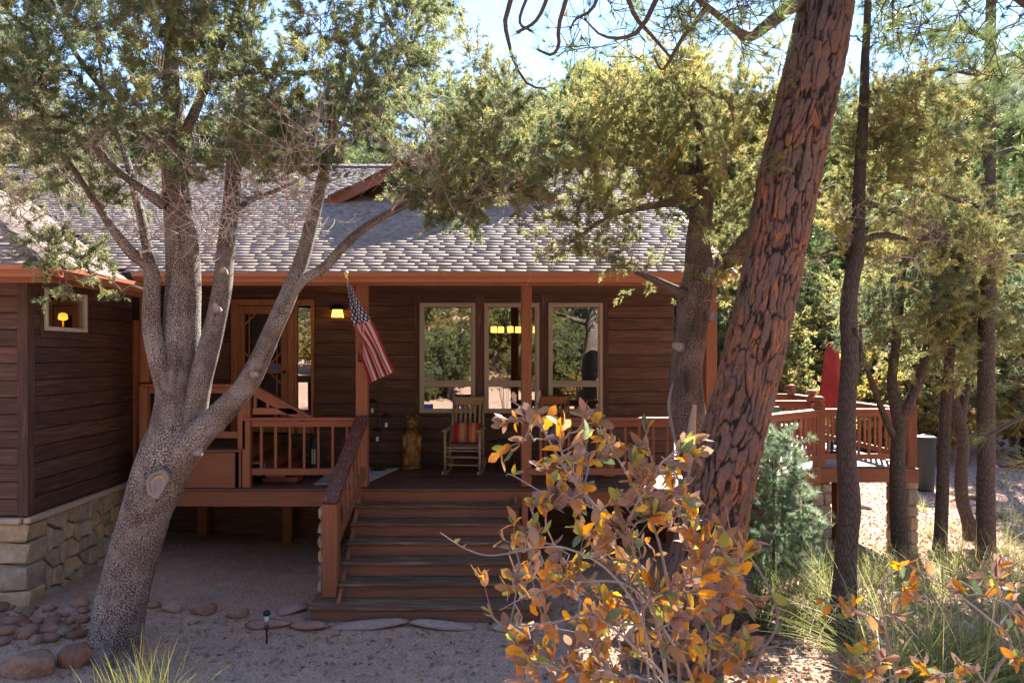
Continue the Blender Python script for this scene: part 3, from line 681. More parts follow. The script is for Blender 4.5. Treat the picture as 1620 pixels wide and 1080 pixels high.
SH_W = [.17, .22, .28, .33]; EXP = .128
def sh_geo(wd, th):
    e2 = .18
    V = np.array([(-wd/2+.001, 0, -.003), (wd/2-.001, 0, -.003), (wd/2-.001, 0, th), (-wd/2+.001, 0, th), (-wd/2+.001, e2, -.009), (wd/2-.001, e2, -.009), (wd/2-.001, e2, -.0035), (-wd/2+.001, e2, -.0035)])
    return V, np.array([(0, 1, 2, 3), (4, 7, 6, 5), (3, 2, 6, 7), (0, 4, 5, 1), (0, 3, 7, 4), (1, 5, 6, 2)])
SH_M = {}
for i, wd in enumerate(SH_W):
    for j, th in enumerate((.0015, .0038)):
        V, q = sh_geo(wd, th); SH_M[i, j] = mesh_np('shingle', V, q, M['shingle'])
rsh = np.random.default_rng(21)
def lay(O, t, s, tr, smax, ok, parent, single=0):
    """shingle courses on a slope with origin O, axis t across and s up; the first `single` are pieces of their own"""
    O = np.array(O); t = np.array(t, float); s = np.array(s, float)/np.linalg.norm(s); nn = np.cross(t, s); cnt = 0; VV = []; QQ = []; RR = []; o = 0
    B = np.column_stack([t, s, nn])
    for c in range(int(smax/EXP)):
        u = tr[0]-rsh.random()*.3
        while u < tr[1]:
            i = int(rsh.integers(0, 4)); j = int(rsh.random() < .38); wd = SH_W[i]; pos = O+t*(u+wd/2)+s*(c*EXP+.003*(rsh.random()-.5))
            if ok(pos+s*EXP*.5):
                if cnt < single:
                    mt = Matrix.Identity(4)
                    for a in range(3):
                        for b in range(3): mt[a][b] = B[a, b]
                        mt[a][3] = pos[a]
                    link('shingle', SH_M[i, j], parent, M=mt)
                else:
                    V, q = sh_geo(wd, (.0015, .0038)[j]); VV.append(pos+V @ B.T); QQ.append(q+o); RR.append(np.full(8, rsh.random())); o += 8
                cnt += 1
            u += wd
    if VV:
        ob = link('shingle_field', mesh_np('shingle_field', np.concatenate(VV), np.concatenate(QQ), M['shingle'], False, {'rnd': np.concatenate(RR)}), parent); ob['kind'] = 'stuff'
lay((0, EY-.03, EZ-.015), (1, 0, 0), (0, 1, .5), (-11, 3.3), 6.9, lambda p: p[0] > VAL-p[1]-.02 and p[0] < HX, ROOF, 225)
bar('rake_board', M['trim_y'], ROOF, (HX+.012, EY, EZ-.11), (HX+.012, RY, RZ-.11), .03, .19)
lay((0, WEY-.03, WEZ-.015), (1, 0, 0), (0, 1, .5), (-9.5, WEX), 3.0, lambda p: (WEX-p[0]) > (p[1]-WEY)-.03, WROOF, 50)
lay((WEX+.03, 0, WEZ-.015), (0, 1, 0), (-1, 0, .5), (WEY, 13), 4.2, lambda p: (p[1]-WEY) > (WEX-p[0])-.03 and p[0] < VAL-p[1]+.08, WROOF, 20)
# hip caps
hd = np.array([-1, 1, .5]); hd = hd/np.linalg.norm(hd)
def hip_cap():
    b = MB(); r1 = np.array([0, -1., -.5])/1.118*.15; r2 = np.array([1., 0, -.5])/1.118*.15; up = np.array([0, 0, 1.])
    A = [r1, np.zeros(3), r2]; V = []
    for along, lift in ((0, .022), (.24, .010)):
        for th in (0, .010):
            for a in A: V.append(a+hd*along+up*(lift+th))
    f = [[0, 1, 4, 3], [1, 2, 5, 4], [3, 4, 10, 9], [4, 5, 11, 10], [0, 3, 9, 6], [2, 8, 11, 5], [0, 6, 7, 1], [1, 7, 8, 2]]
    b.add(V, f); return b.mesh('hip_cap', M['shingle'])
hm = hip_cap()
for kk in range(28): link('hip_cap', hm, WROOF, loc=tuple(np.array([WEX+.02, WEY-.02, WEZ])+hd*.17*kk))
# ridge caps
rb = MB(); rb.add([(-.145, -.14, -.06), (0.145, -.14, -.06), (.145, 0, .018), (-.145, 0, .018), (-.145, .14, -.06), (.145, .14, -.06), (-.145, -.14, -.075), (.145, -.14, -.075)], [[0, 1, 2, 3], [3, 2, 5, 4], [6, 7, 1, 0]])
rbm = rb.mesh('ridge_cap', M['shingle'])
for kk, x in enumerate(np.arange(-11, 3.2, .2)): link('ridge_cap', rbm, ROOF, loc=(x, RY, RZ+.03), rot=(0, math.radians(4), 0))
# ---- dormer gable
DX, DHW, DY, DZ = -.71, 2.14, 12.2, zmain(12.2)+.03; AP = DZ+.5*DHW
dm = MB(); yb = EY+2*(AP-EZ)+.1
for sx in (-1, 1):
    V = [(DX+sx*DHW, DY, DZ), (DX, DY, AP), (DX, yb, AP), (DX+sx*DHW, DY+.05, DZ)]; dm.add(V, [[0, 1, 2, 3]])
    V2 = [(a, b, c-.10) for a, b, c in V]; dm.add(V2, [[3, 2, 1, 0]]); dm.add([V[0], V[1], V2[1], V2[0]], [[0, 1, 2, 3]])
DORM = hpart(dm, 'dormer_roof', M['underlay'])
for sx in (-1, 1):
    lay((DX+sx*(DHW+.02), DY-.03, DZ), (0, sx, 0), (-sx, 0, .5), (-.3 if sx > 0 else -3.0, 3.0 if sx > 0 else .3), 2.36, lambda p: p[1] > DY-.03 and p[2] > zmain(p[1])-.05, DORM, 0)
    a = (DX+sx*(DHW+.03), DY-.02, DZ-.10); b = (DX, DY-.02, AP-.085); bb = bar('rake_board', M['trim_x'], DORM, a, b, .035, .20)
    a = (DX+sx*(DHW-.1), DY+.12, DZ-.09); b = (DX, DY+.12, AP-.14)
dg = MB(); dg.add([(DX-DHW, DY+.4, DZ-.14), (DX+DHW, DY+.4, DZ-.14), (DX, DY+.4, AP-.12)], [[0, 1, 2]]); dg.build('gable_wall', M['board_x'], DORM)
zz = DZ-.1
while zz < AP-.2:
    hw = DHW*(AP-.12-zz-.17)/(AP-DZ)
    if hw > .1: o_ = box('board', M['board_x'], DORM, DX-hw, DX+hw, DY+.36, DY+.396, zz+.004, zz+.176)
    zz += .18
# ---- gutters and fascia
def gutter(a, b, out, parent):
    """K-style gutter from a to b (top back edge); out = unit vector away from the wall"""
    a = np.array(a, float); b = np.array(b, float); out = np.array(out, float); up = np.array([0, 0, 1.])
    prof = [(0, 0), (0, -.115), (.06, -.115), (.075, -.085), (.095, -.06), (.115, -.045), (.118, .002), (.108, .002), (.105, -.04), (.088, -.05), (.055, -.10), (.01, -.10), (.01, 0)]
    V = [p+out*x+up*z for p in (a, b) for x, z in prof]; k = len(prof); f = [[i, (i+1) % k, k+(i+1) % k, k+i] for i in range(k)]+[list(range(k))[::-1], list(range(k, 2*k))]
    c = (a+b)/2; m = MB(); m.add(np.array(V)-c, f); o = m.build('gutter', M['gutter'], parent, loc=tuple(c)); return o
gutter((-4.55, EY-.01, EZ-.03), (HX+.02, EY-.01, EZ-.03), (0, -1, 0), ROOF)
o = box('fascia', M['trim_x'], ROOF, -4.52, HX, EY-.006, EY+.03, EZ-.185, EZ-.035)
gutter((WEX+.125, WEY-.01, WEZ-.03), (-9.5, WEY-.01, WEZ-.03), (0, -1, 0), WROOF)
gutter((WEX+.01, 9.25, WEZ-.03), (WEX+.01, WEY-.125, WEZ-.03), (1, 0, 0), WROOF)
o = box('fascia', M['trim_x'], WROOF, -9.5, WEX+.005, WEY-.006, WEY+.03, WEZ-.20, WEZ-.035)
o = box('fascia', M['trim_y'], WROOF, WEX-.03, WEX+.006, WEY+.032, 9.25, WEZ-.20, WEZ-.035)
sf = MB(); sf.box(XW+.001, WEX-.032, WEY+.032, 9.25, WEZ-.11, WEZ-.10); sf.box(-9, XW+.0, WEY+.032, YWF-.024, WEZ-.11, WEZ-.10); o = sf.build('soffit', M['board_x'], WROOF)

# ------------------------------------------------------------------ porch
def off(o): o.location = o.location-H_OFF; return o
rim = MB(); rim.box(-4.66, 3.12, YF+.0, YF+.05, ZD-.245, ZD-.035, .006)
for x in (-4.6, -3.2, -1.7, .5, 3.05): rim.box(x, x+.09, YF+.05, YW+.03, ZD-.24, ZD-.036)
for x in (-4.55, -3.2, 2.9): rim.box(x, x+.14, 10.86, 11.0, -.3, ZD-.24)
DECK = hpart(rim, 'porch_deck', M['trim_x'])
y = YF-.025
while y < YW-.1:
    (box('deck_board', M['deck'], DECK, -4.66, 3.12, y, y+.138, ZD-.034, ZD-.002*RNG.random(), .005)); y += .143
# entry landing, two steps up on the left
LZ, LX0, LX1 = 1.72, -4.66, -3.26
lm = MB(); lm.box(LX0, LX1-.10, YF+.02, YF+.05, ZD+.002, LZ-.04, .004); lm.box(LX1-.06, LX1-.03, YF+.06, YW-.05, ZD+.002, LZ-.04)
LAND = hpart(lm, 'entry_landing', M['trim_x'])
y = YF
while y < YW-.1: (box('deck_board', M['deck'], LAND, LX0, LX1, y, y+.138, LZ-.036, LZ, .005)); y += .143
for i in (1, 2):
    (box('step_tread', M['deck'], LAND, LX1+.005+(i-1)*.28, LX1+i*.28, YF+.12, YW-.1, LZ-i*.175-.04, LZ-i*.175)); (box('step_riser', M['trim_y'], LAND, LX1+(i-1)*.28-.025, LX1+(i-1)*.28, YF+.12, YW-.1, LZ-i*.175+.001 if i > 0 else 0, LZ-(i-1)*.175-.041))

BAL = {}
def baluster(h):
    key = round(h, 3)
    if key not in BAL: m = MB(); m.box(-.017, .017, -.017, .017, 0, h, .003); BAL[key] = m.mesh('baluster', M['trim_z'])
    return BAL[key]
def railing(name, p0, p1, zd, top=.95, bot=.13, spacing=.197, posts=(1, 1), cap=.15, parent=None, offv=None, post_extra=0, ball=False, bm=None, post=.11):
    parent = parent or HOUSE; offv = H_OFF if offv is None else offv
    p0 = np.array(p0, float); p1 = np.array(p1, float); dv = p1-p0; L = np.linalg.norm(dv); dv /= L; ax = 'x' if abs(dv[0]) > .5 else 'y'
    zt = zd+top; mk = lambda z: (*(p0+dv*0), z)
    m = MB(); c = np.array([*(p0+p1)/2, zt]); e = dv*.03
    m.bar(np.array([*(p0-e), zt-.0175])-c, np.array([*(p1+e), zt-.0175])-c, cap, .035, bev=.006)
    R = link(name, m.mesh(name, M['trim_'+ax]), parent, tuple(Vector(c)-offv)); base = Vector(c)
    def sub(o): o.location = o.location-base; return o
    ins = post/2+.002 if posts[0] else 0; ins1 = post/2+.002 if posts[1] else 0
    q0 = p0+dv*ins; q1 = p1-dv*ins1
    sub(bar('top_rail', M['trim_'+ax], R, (*q0, zt-.036-.045), (*q1, zt-.036-.045), .042, .088))
    sub(bar('bottom_rail', M['trim_'+ax], R, (*q0, zd+bot+.045), (*q1, zd+bot+.045), .042, .09))
    h = top-.036-.09-bot-.09-.002; nb = max(1, int((L-.1)/spacing)); g = (L)/(nb+1)
    for i in range(nb): a = p0+dv*(g*(i+1)); link('baluster', baluster(h), R, (a[0]-base.x, a[1]-base.y, zd+bot+.091-base.z), (0, 0, math.atan2(dv[1], dv[0])))
    for f_, pp in zip(posts, (p0, p1)):
        if not f_: continue
        hp = post/2; zb = zd-post_extra; zp = zt-.036 if not ball else zt+.06
        sub(box('post', M['trim_z'], R, pp[0]-hp, pp[0]+hp, pp[1]-hp, pp[1]+hp, zb+.001, zp, .008))
        if ball:
            b = MB(); b.lathe([(.085, 0), (.085, .025), (.05, .04), (.05, .055), (.08, .075), (.088, .10), (.08, .125), (.045, .145), (0.01, .15)], (0, 0, 0), 12)
            link('post_cap', b.mesh('post_cap', M['trim_z'], True), R, (pp[0]-base.x, pp[1]-base.y, zp+.002-base.z))
    return R
YR = YF+.075
railing('landing_railing', (-4.60, YR), (-3.27, YR), LZ, .885, .15, .27)
railing('porch_railing', (-3.21+.0, YR), (-1.66, YR), ZD, .95, .17, .197, (1, 0))
railing('porch_railing', (.585, YR), (3.07, YR), ZD, .95, .17, .197, (0, 0))
# raking rail down the entry steps
ra = np.array([-3.16, YR, 2.60]); rb_ = np.array([-2.30, YR, 2.13])
RK = MB(); c = (ra+rb_)/2; RK.bar(ra-c, rb_-c, .10, .035, bev=.006); RK = RK.build('step_railing', M['trim_x'], HOUSE, loc=tuple(c)); off(RK)
for nm, a, b, w_, h_ in (('top_rail', ra+(0, 0, -.075), rb_+(-.12, 0, -.01), .042, .11), ('bottom_rail', (-3.13, YR, 2.235), (-2.52, YR, 2.235), .042, .09)):
    o = bar(nm, M['trim_x'], RK, a, b, w_, h_); o.location = o.location-Vector(c)
for x, h in ((-3.10, .20), (-2.93, .11)):
    o = link('baluster', baluster(h), RK, (x-c[0], 0, 2.281-c[2]))
o = box('post', M['trim_z'], RK, -3.265, -3.155, YR-.053, YR+.053, 2.152, 2.56); o.location = o.location-Vector(c)
# roof posts
for x, wd in ((-1.66, .16), (.585, .14), (3.10, .15), (-4.62, .12)): off(box('roof_post', M['trim_z'], HOUSE, x-wd/2, x+wd/2, 9.30-.02, 9.30+wd-.02, ZD+.001 if x > -4 else LZ+.9, 3.972, .01))

# ---- stairs
NS, RI, RU = 7, ZD/7.0, .25; SX0, SX1 = -1.70, .48
sm = MB()
for x in (SX0+.02, SX1-.07):
    prof = [(YF, ZD-.25), (YF, ZD-.06), (YF-RU*5.6, ZD-RI*5.6-.06), (YF-RU*5.9, 0.0), (YF-RU*4.6, 0)]
    V = [(xx, a, b) for xx in (x, x+.045) for a, b in prof]; k5 = len(prof); sm = MB(); sm.add(V, [list(range(k5)), list(range(k5, 2*k5))[::-1]]+[[i, (i+1) % k5+0, k5+(i+1) % k5, k5+i] for i in range(k5)])
    if x < 0: STAIR = hpart(sm, 'front_steps', M['trim_y'])
    else: sm.build('stringer', M['trim_y'], STAIR)
for i in range(1, 7):
    z = ZD-RI*i; yf = YF-RU*i-.02; a, b = (SX0, SX1) if i < 6 else (-1.98, .76)
    if i == 6: yf -= .04
    (box('tread', M['tread'], STAIR, a, b, yf, yf+.138, z-.042, z-.002*RNG.random(), .009)); (box('tread', M['tread'], STAIR, a, b, yf+.144, yf+.295+(.2 if i == 6 else 0), z-.042, z-.002*RNG.random(), .009))
for i in range(0, 7):
    z = ZD-RI*i; yf = YF-RU*i+.012; a, b = (SX0+.01, SX1-.01) if i < 6 else (-1.95, .73)
    if i == 6: yf -= .05
    (box('riser', M['riser'], STAIR, a, b, yf, yf+.022, max(z-RI+.001, -.06), z-.043, .003))
# stair rail on the left with newel and a thin stone pier
a = np.array([-1.63, 9.22, 2.17]); b = np.array([-1.79, 7.93, 1.285])
c = (a+b)/2; SR = MB().bar(a-c, b-c, .19, .042, bev=.008).build('stair_railing', M['cap_rail'], HOUSE, loc=tuple(c)); off(SR)
def ssub(o): o.location = o.location-Vector(c); return o
dz = np.array([0, 0, -.085]); ssub(bar('top_rail', M['trim_y'], SR, a+dz+(.02, -.02, 0), b+dz+(0, .14, .06), .05, .11))
ssub(bar('bottom_rail', M['trim_y'], SR, a+(.02, -.02, -.72), b+(0, .16, -.62), .05, .12))
for t in np.linspace(.12, .86, 7):
    p = a+(b-a)*t; link('baluster', baluster(.52), SR, (p[0]-c[0], p[1]-c[1], p[2]-.66-c[2]))
ssub(box('newel_post', M['trim_z'], SR, -1.875, -1.70, 7.93, 8.09, .175, 1.262, .01))
pr = MB(); pr.box(-1.93, -1.80, 8.10, 8.45, -.1, 1.12); PI_ = hpart(pr, 'stone_pier', M['mortar'])
for zz in np.arange(0, 1.05, .17):
    V, f = bevbox(-1.97, -1.87, 8.095, 8.45, zz+.008, zz+.16, .03); V = V+(rs.random(V.shape)-.5)*.03; cc = V.mean(0); (MB().add(V-cc, f).build('stone', M['stone'], PI_, loc=tuple(cc)))
(box('newel_post', M['trim_z'], STAIR, .495, .575, 8.80, 8.92, -.03, ZD-.06, .008))

# ------------------------------------------------------------------ side deck on the right
DPOLY = [(3.125, 9.2), (5.45, 11.05), (7.02, 11.05), (7.02, 15.5), (3.125, 15.5)]
dk = MB()
def edge(p, q): dk.bar((*p, ZD-.15), (*q, ZD-.15), .05, .22)
for i in range(4): edge(DPOLY[i], DPOLY[i+1])
for y in (12.2, 13.4, 14.5): dk.bar((3.15, y, ZD-.14), (6.98, y, ZD-.14), .06, .18)
SDECK = thing('side_deck', 'raised red brown deck with railings and stone piers beside the cabin', 'deck', (5.2, 12, 0)); SO = Vector((5.2, 12, 0))
def soff(o): o.location = o.location-SO; return o
SD = dk.build('deck_frame', M['trim_x'], SDECK); SD.location = -SO
y = 9.2
while y < 15.4:
    ym = y+.07; xr = 7.0 if ym > 11.05 else 3.125+(ym-9.2)/(1.85)*2.325+.02
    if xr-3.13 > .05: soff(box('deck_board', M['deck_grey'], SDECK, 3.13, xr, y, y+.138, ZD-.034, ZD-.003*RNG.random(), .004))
    y += .143
kw = dict(parent=SDECK, offv=SO, ball=True, post=.15, post_extra=.02)
railing('deck_railing', (3.20, 9.28), (5.45, 11.10), ZD, .92, .10, .16, (0, 1), **kw)
railing('deck_railing', (5.45, 11.13), (6.95, 11.13), ZD, .92, .10, .16, (0, 1), **kw)
railing('deck_railing', (6.95, 11.3), (6.95, 15.4), ZD, .92, .10, .16, (0, 1), **kw)
railing('deck_railing', (6.95, 15.4), (3.2, 15.4), ZD, .92, .10, .16, (0, 1), **kw)
railing('deck_railing', (5.20, 13.1), (6.3, 13.1), ZD, .92, .10, .16, (1, 1), **kw)
def pier(x, y, w, z0, z1, name='stone_pier'):
    m = MB(); m.box(x-w/2, x+w/2, y-w/2, y+w/2, z0, z1); o = m.build(name, M['mortar'], SDECK); o.location = -SO
    zz = z0
    while zz < z1-.03:
        hh = min(.14+.14*rs.random(), z1-zz)
        sp = x-w/2+w*(.3+.4*rs.random())
        for a, b in ((x-w/2-.02, sp-.006), (sp+.006, x+w/2+.02)):
            V, f = bevbox(a, b, y-w/2-.03, y+w/2+.02, zz+.006, zz+hh-.006, .022); V = V+(rs.random(V.shape)-.5)*.014; cc = V.mean(0); soff(MB().add(V-cc, f).build('stone', M['stone'], o, loc=tuple(cc)))
        zz += hh
    for ch in o.children: ch.location = ch.location+SO
    return o
pier(5.48, 11.25, .30, gz(5.5, 11.2)-.2, .92); pier(6.92, 11.3, .30, gz(6.9, 11.3)-.2, .94)
for x, y in ((6.2, 11.9), (6.9, 15.2), (4.4, 12), (5.3, 15.2)): soff(box('support_post', M['trim_z'], SDECK, x-.09, x+.09, y-.09, y+.09, gz(x, y)-.2, ZD-.26))
soff(box('support_post', M['trim_z'], SDECK, 5.30, 5.52, 11.02, 11.12, .925, ZD-.262)); 
# ------------------------------------------------------------------ trees
def kite(base, d, L, wd, side):
    m = base+d*L*.45; return [base, m+side*wd/2, base+d*L, m-side*wd/2]
def sprig(rng, n, L, wd, cone, spine=.05):
    V = []; Q = []
    for i in range(n):
        b = np.array([0, 0, spine*rng.random()]); a = rng.random()*6.283; r = cone*rng.random()**.6
        d = np.array([math.cos(a)*r, math.sin(a)*r, 1.]); d /= np.linalg.norm(d); s = np.cross(d, rng.normal(size=3)); s /= np.linalg.norm(s)
        Q.append([len(V)+k for k in range(4)]); V += kite(b, d, L*(.55+.6*rng.random()), wd*(.7+.6*rng.random()), s)
    return np.array(V), np.array(Q)
def sprig3(rng, n, L, wd, cone, spine):
    """fuzzy scale-leaf spray: short triangles along a bent spine"""
    V = []; T = []; bend = rng.normal(size=2)*.35
    for i in range(n):
        t = rng.random(); b = np.array([bend[0]*spine*t*t, bend[1]*spine*t*t, spine*t])+rng.normal(size=3)*.006; a = rng.random()*6.283; r = cone*(.3+.7*rng.random())
        d = np.array([math.cos(a)*r, math.sin(a)*r, 1.]); d /= np.linalg.norm(d); s = np.cross(d, rng.normal(size=3)); s /= np.linalg.norm(s)
        l = L*(.6+.7*rng.random()); w_ = wd*(.7+.6*rng.random()); T.append([len(V), len(V)+1, len(V)+2]); V += [b+s*w_/2, b+d*l, b-s*w_/2]
    return np.array(V), np.array(T)
def tuft(rng, n, L, wd, cone, curve=.0):
    """long needles from one point; each a thin triangle"""
    V = []; T = []
    for i in range(n):
        a = rng.random()*6.283; r = cone*(.15+.85*rng.random()); d = np.array([math.cos(a)*r, math.sin(a)*r, 1.]); d /= np.linalg.norm(d)
        s = np.cross(d, rng.normal(size=3)); s /= np.linalg.norm(s); l = L*(.75+.4*rng.random()); b = np.array([0, 0, -.03*rng.random()])
        T.append([len(V), len(V)+1, len(V)+2]); V += [b-s*wd/2, b+s*wd/2, b+d*l+np.array([0, 0, -curve*l])]
    return np.array(V), np.array(T)
rt = np.random.default_rng(3)
SPR = [tuft(rt, 34, .052, .0085, 1.7, 0) for _ in range(0)] or [sprig3(rt, 30, .044, .0085, 1.5, .085) for _ in range(4)]
SPR_BIG = [sprig(rt, 12, .16, .045, 1.3, .12) for _ in range(4)]
TUFT = [tuft(rt, 30, .15, .0036, 1.7) for _ in range(3)]
TUFT_BG = [tuft(rt, 18, .27, .020, 1.8) for _ in range(3)]
TUFT_MID = [tuft(rt, 24, .19, .0075, 1.8) for _ in range(3)]

def grow(skel, att, rng, K=8, wob=.06, r0=.30, rmax=.05, rise=.5):
    """each attractor is reached by a bowed branch from the nearest wood"""
    nodes = np.asarray(skel, float); order = np.argsort([np.min(np.linalg.norm(nodes[:, :3]-a, axis=1)) for a in att]); BP = []; BR = []
    for k in order:
        a = att[k]; d = np.linalg.norm(nodes[:, :3]-a, axis=1); cost = d+rise*np.maximum(0, nodes[:, 2]-a[2]+.15); i = int(np.argmin(cost)); s = nodes[i]; L = d[i]
        if L < .08: continue
        out = (a-s[:3]); ctrl = s[:3]+out*.5+np.array([0, 0, .16*L])+rng.normal(size=3)*.12*L
        t = np.linspace(0, 1, K)[:, None]; p = (1-t)**2*s[:3]+2*t*(1-t)*ctrl+t*t*a
        p[1:-1] += rng.normal(size=(K-2, 3))*wob*min(L, .8); ra = min(s[3]*.75, rmax, .006+.011*L); r = ra*(1-t[:, 0])**.8+.0035*t[:, 0]; r = np.minimum(r, s[3])
        BP.append(p); BR.append(r); nodes = np.vstack([nodes, np.column_stack([p[2:], r[2:]])])
    return np.array(BP), np.array(BR)
def twigs(BP, BR, rng, per, Lr, t0=.3, up=.25, K=4, r=.0035):
    N, KK, _ = BP.shape; idx = np.repeat(np.arange(N), per); t = t0+(1-t0)*rng.random(len(idx)); f = t*(KK-1); i = np.minimum(f.astype(int), KK-2); fr = (f-i)[:, None]
    p = BP[idx, i]*(1-fr)+BP[idx, i+1]*fr; tan = BP[idx, i+1]-BP[idx, i]; tan /= np.linalg.norm(tan, axis=1, keepdims=True)+1e-9
    d = tan*.7+rng.normal(size=p.shape)*.75+np.array([0, 0, up]); d /= np.linalg.norm(d, axis=1, keepdims=True); L = (Lr[0]+(Lr[1]-Lr[0])*rng.random(len(idx)))[:, None]
    u = np.linspace(0, 1, K)[None, :, None]; bend = rng.normal(size=p.shape)*.25+np.array([0, 0, .15])
    TP = p[:, None]+u*(d*L)[:, None]+u*u*(bend*L)[:, None]; TR = np.linspace(r, r*.45, K)[None]*np.ones((len(idx), 1)); return TP, TR, idx
def leaf_points(TP, rng, per, t0=.5):
    N, K, _ = TP.shape; idx = np.repeat(np.arange(N), per); t = t0+(1-t0)*rng.random(len(idx)); t[::per] = 1.0
    f = np.minimum(t*(K-1), K-1.001); i = f.astype(int); fr = (f-i)[:, None]; p = TP[idx, i]*(1-fr)+TP[idx, i+1]*fr
    tan = TP[idx, i+1]-TP[idx, i]; tan /= np.linalg.norm(tan, axis=1, keepdims=True)+1e-9; d = tan+rng.normal(size=p.shape)*.55+np.array([0, 0, .25]); return p, d, idx
def limb(rows, Y0, n=None, k=1.0):
    out = []
    for r in rows:
        px, py, w_ = r[:3]; Y = Y0+(r[3] if len(r) > 3 else 0); out.append([*P(px, py, Y), w_*Y/F/2*k])
    return resample(out, n or max(6, 4*len(rows)))
def wood_mesh(limbs, name, mat, org, sides=14, bumpy=.06):
    Vs, Qs, Us, o = [], [], [], 0
    for L in limbs:
        n = max(7, min(sides*2, int(L[:, 3].max()*140)))
        def dsp(th, v, r, s=len(Vs)): return 1+bumpy*2*(fbm(np.stack([np.cos(th).ravel()*1.3+s*7, np.sin(th).ravel()*1.3, v.ravel()*3.0], 1), 3).reshape(th.shape)-.45)+bumpy*.9*(fbm(np.stack([np.cos(th).ravel()*4.5+s*3, np.sin(th).ravel()*4.5, v.ravel()*.9], 1), 3).reshape(th.shape)-.45)
        V, q, uv = tube(L, n, True, dsp); Vs.append(V); Qs.append(q+o); Us.append(uv*min(1.7, (.27/max(L[:, 3].mean(), .03))**.5)+np.array([len(Vs)*.37, 0, 0])); o += len(V)
    return mesh_np(name, np.concatenate(Vs)-np.array(org), np.concatenate(Qs), mat, True, {'tuv': np.concatenate(Us)})
def tree(name, label, org, limbs, att, rng, bark_m, leaf_m, group=None, per=9, twl=(.16, .42), spr=5, tm=None, scale=(.8, 1.35), bare=None, twig_m='twig', bumpy=.06, up=.25, t0=.3, rmax=.05, rise=.5, kind='tree'):
    T = thing(name, label, kind, tuple(org), group); o3 = np.array(org); tm = tm or SPR
    link('trunk', wood_mesh(limbs, 'trunk', M[bark_m], org, 14, bumpy), T)
    sk = np.concatenate(limbs); BP, BR = grow(sk, att, rng, rmax=rmax, rise=rise)
    TP, TR, bi = twigs(BP, BR, rng, per, twl, t0, up)
    v1, q1 = tubes_batch(BP, BR, 5); v2, q2 = tubes_batch(TP, TR, 3); Vs = [v1, v2]; Qs = [q1, q2+len(v1)]
    if bare is not None and len(bare):
        B2, R2 = grow(sk, bare, rng, wob=.09, rmax=rmax, rise=rise); T2, TR2, _ = twigs(B2, R2, rng, per, (twl[0], twl[1]*1.3), .15, .1, 5); a, b = tubes_batch(B2, R2, 5); c, e = tubes_batch(T2, TR2*.9, 3); o = len(v1)+len(v2)
        dead = link('dead_twig', mesh_np('dead_twig', np.concatenate([a, c])-o3, [np.concatenate([b, e+len(a)])], M['twig_pale'], True), T); dead['kind'] = 'stuff'
    br = link('branches', mesh_np('branches', np.concatenate(Vs)-o3, np.concatenate(Qs), M[twig_m], True), T); br['kind'] = 'stuff'
    p, d, ti = leaf_points(TP, rng, spr); bc = rng.random(len(BP))[bi][ti]
    V, Q, R = scatter(tm, p, d, scale[0]+(scale[1]-scale[0])*rng.random(len(p)), rng, np.clip(.55*bc+.45*rng.random(len(p)), 0, 1))
    cr = link('crown', mesh_np('crown', V-o3, Q, M[leaf_m], False, {'rnd': R}), T); cr['kind'] = 'stuff'
    return T
def sample(rng, n, boxes, Y0, Y1, hit=None):
    """attractors: n points spread over photo regions (x0,x1,y0,y1,weight) at depths Y0..Y1"""
    w_ = np.array([(b[1]-b[0])*(b[3]-b[2])*b[4] for b in boxes]); c = rng.choice(len(boxes), n, p=w_/w_.sum()); out = []
    for k in c:
        b = boxes[k]; y0 = b[5] if len(b) > 5 else Y0; y1 = b[6] if len(b) > 6 else Y1; p = P(b[0]+(b[1]-b[0])*rng.random(), b[2]+(b[3]-b[2])*rng.random(), y0+(y1-y0)*rng.random())
        if p[2] < zmain(p[1])+.25 and p[1] > 8.5 and p[0] < 3.4: p[1] = 8.3
        out.append(p)
    return np.array(out)

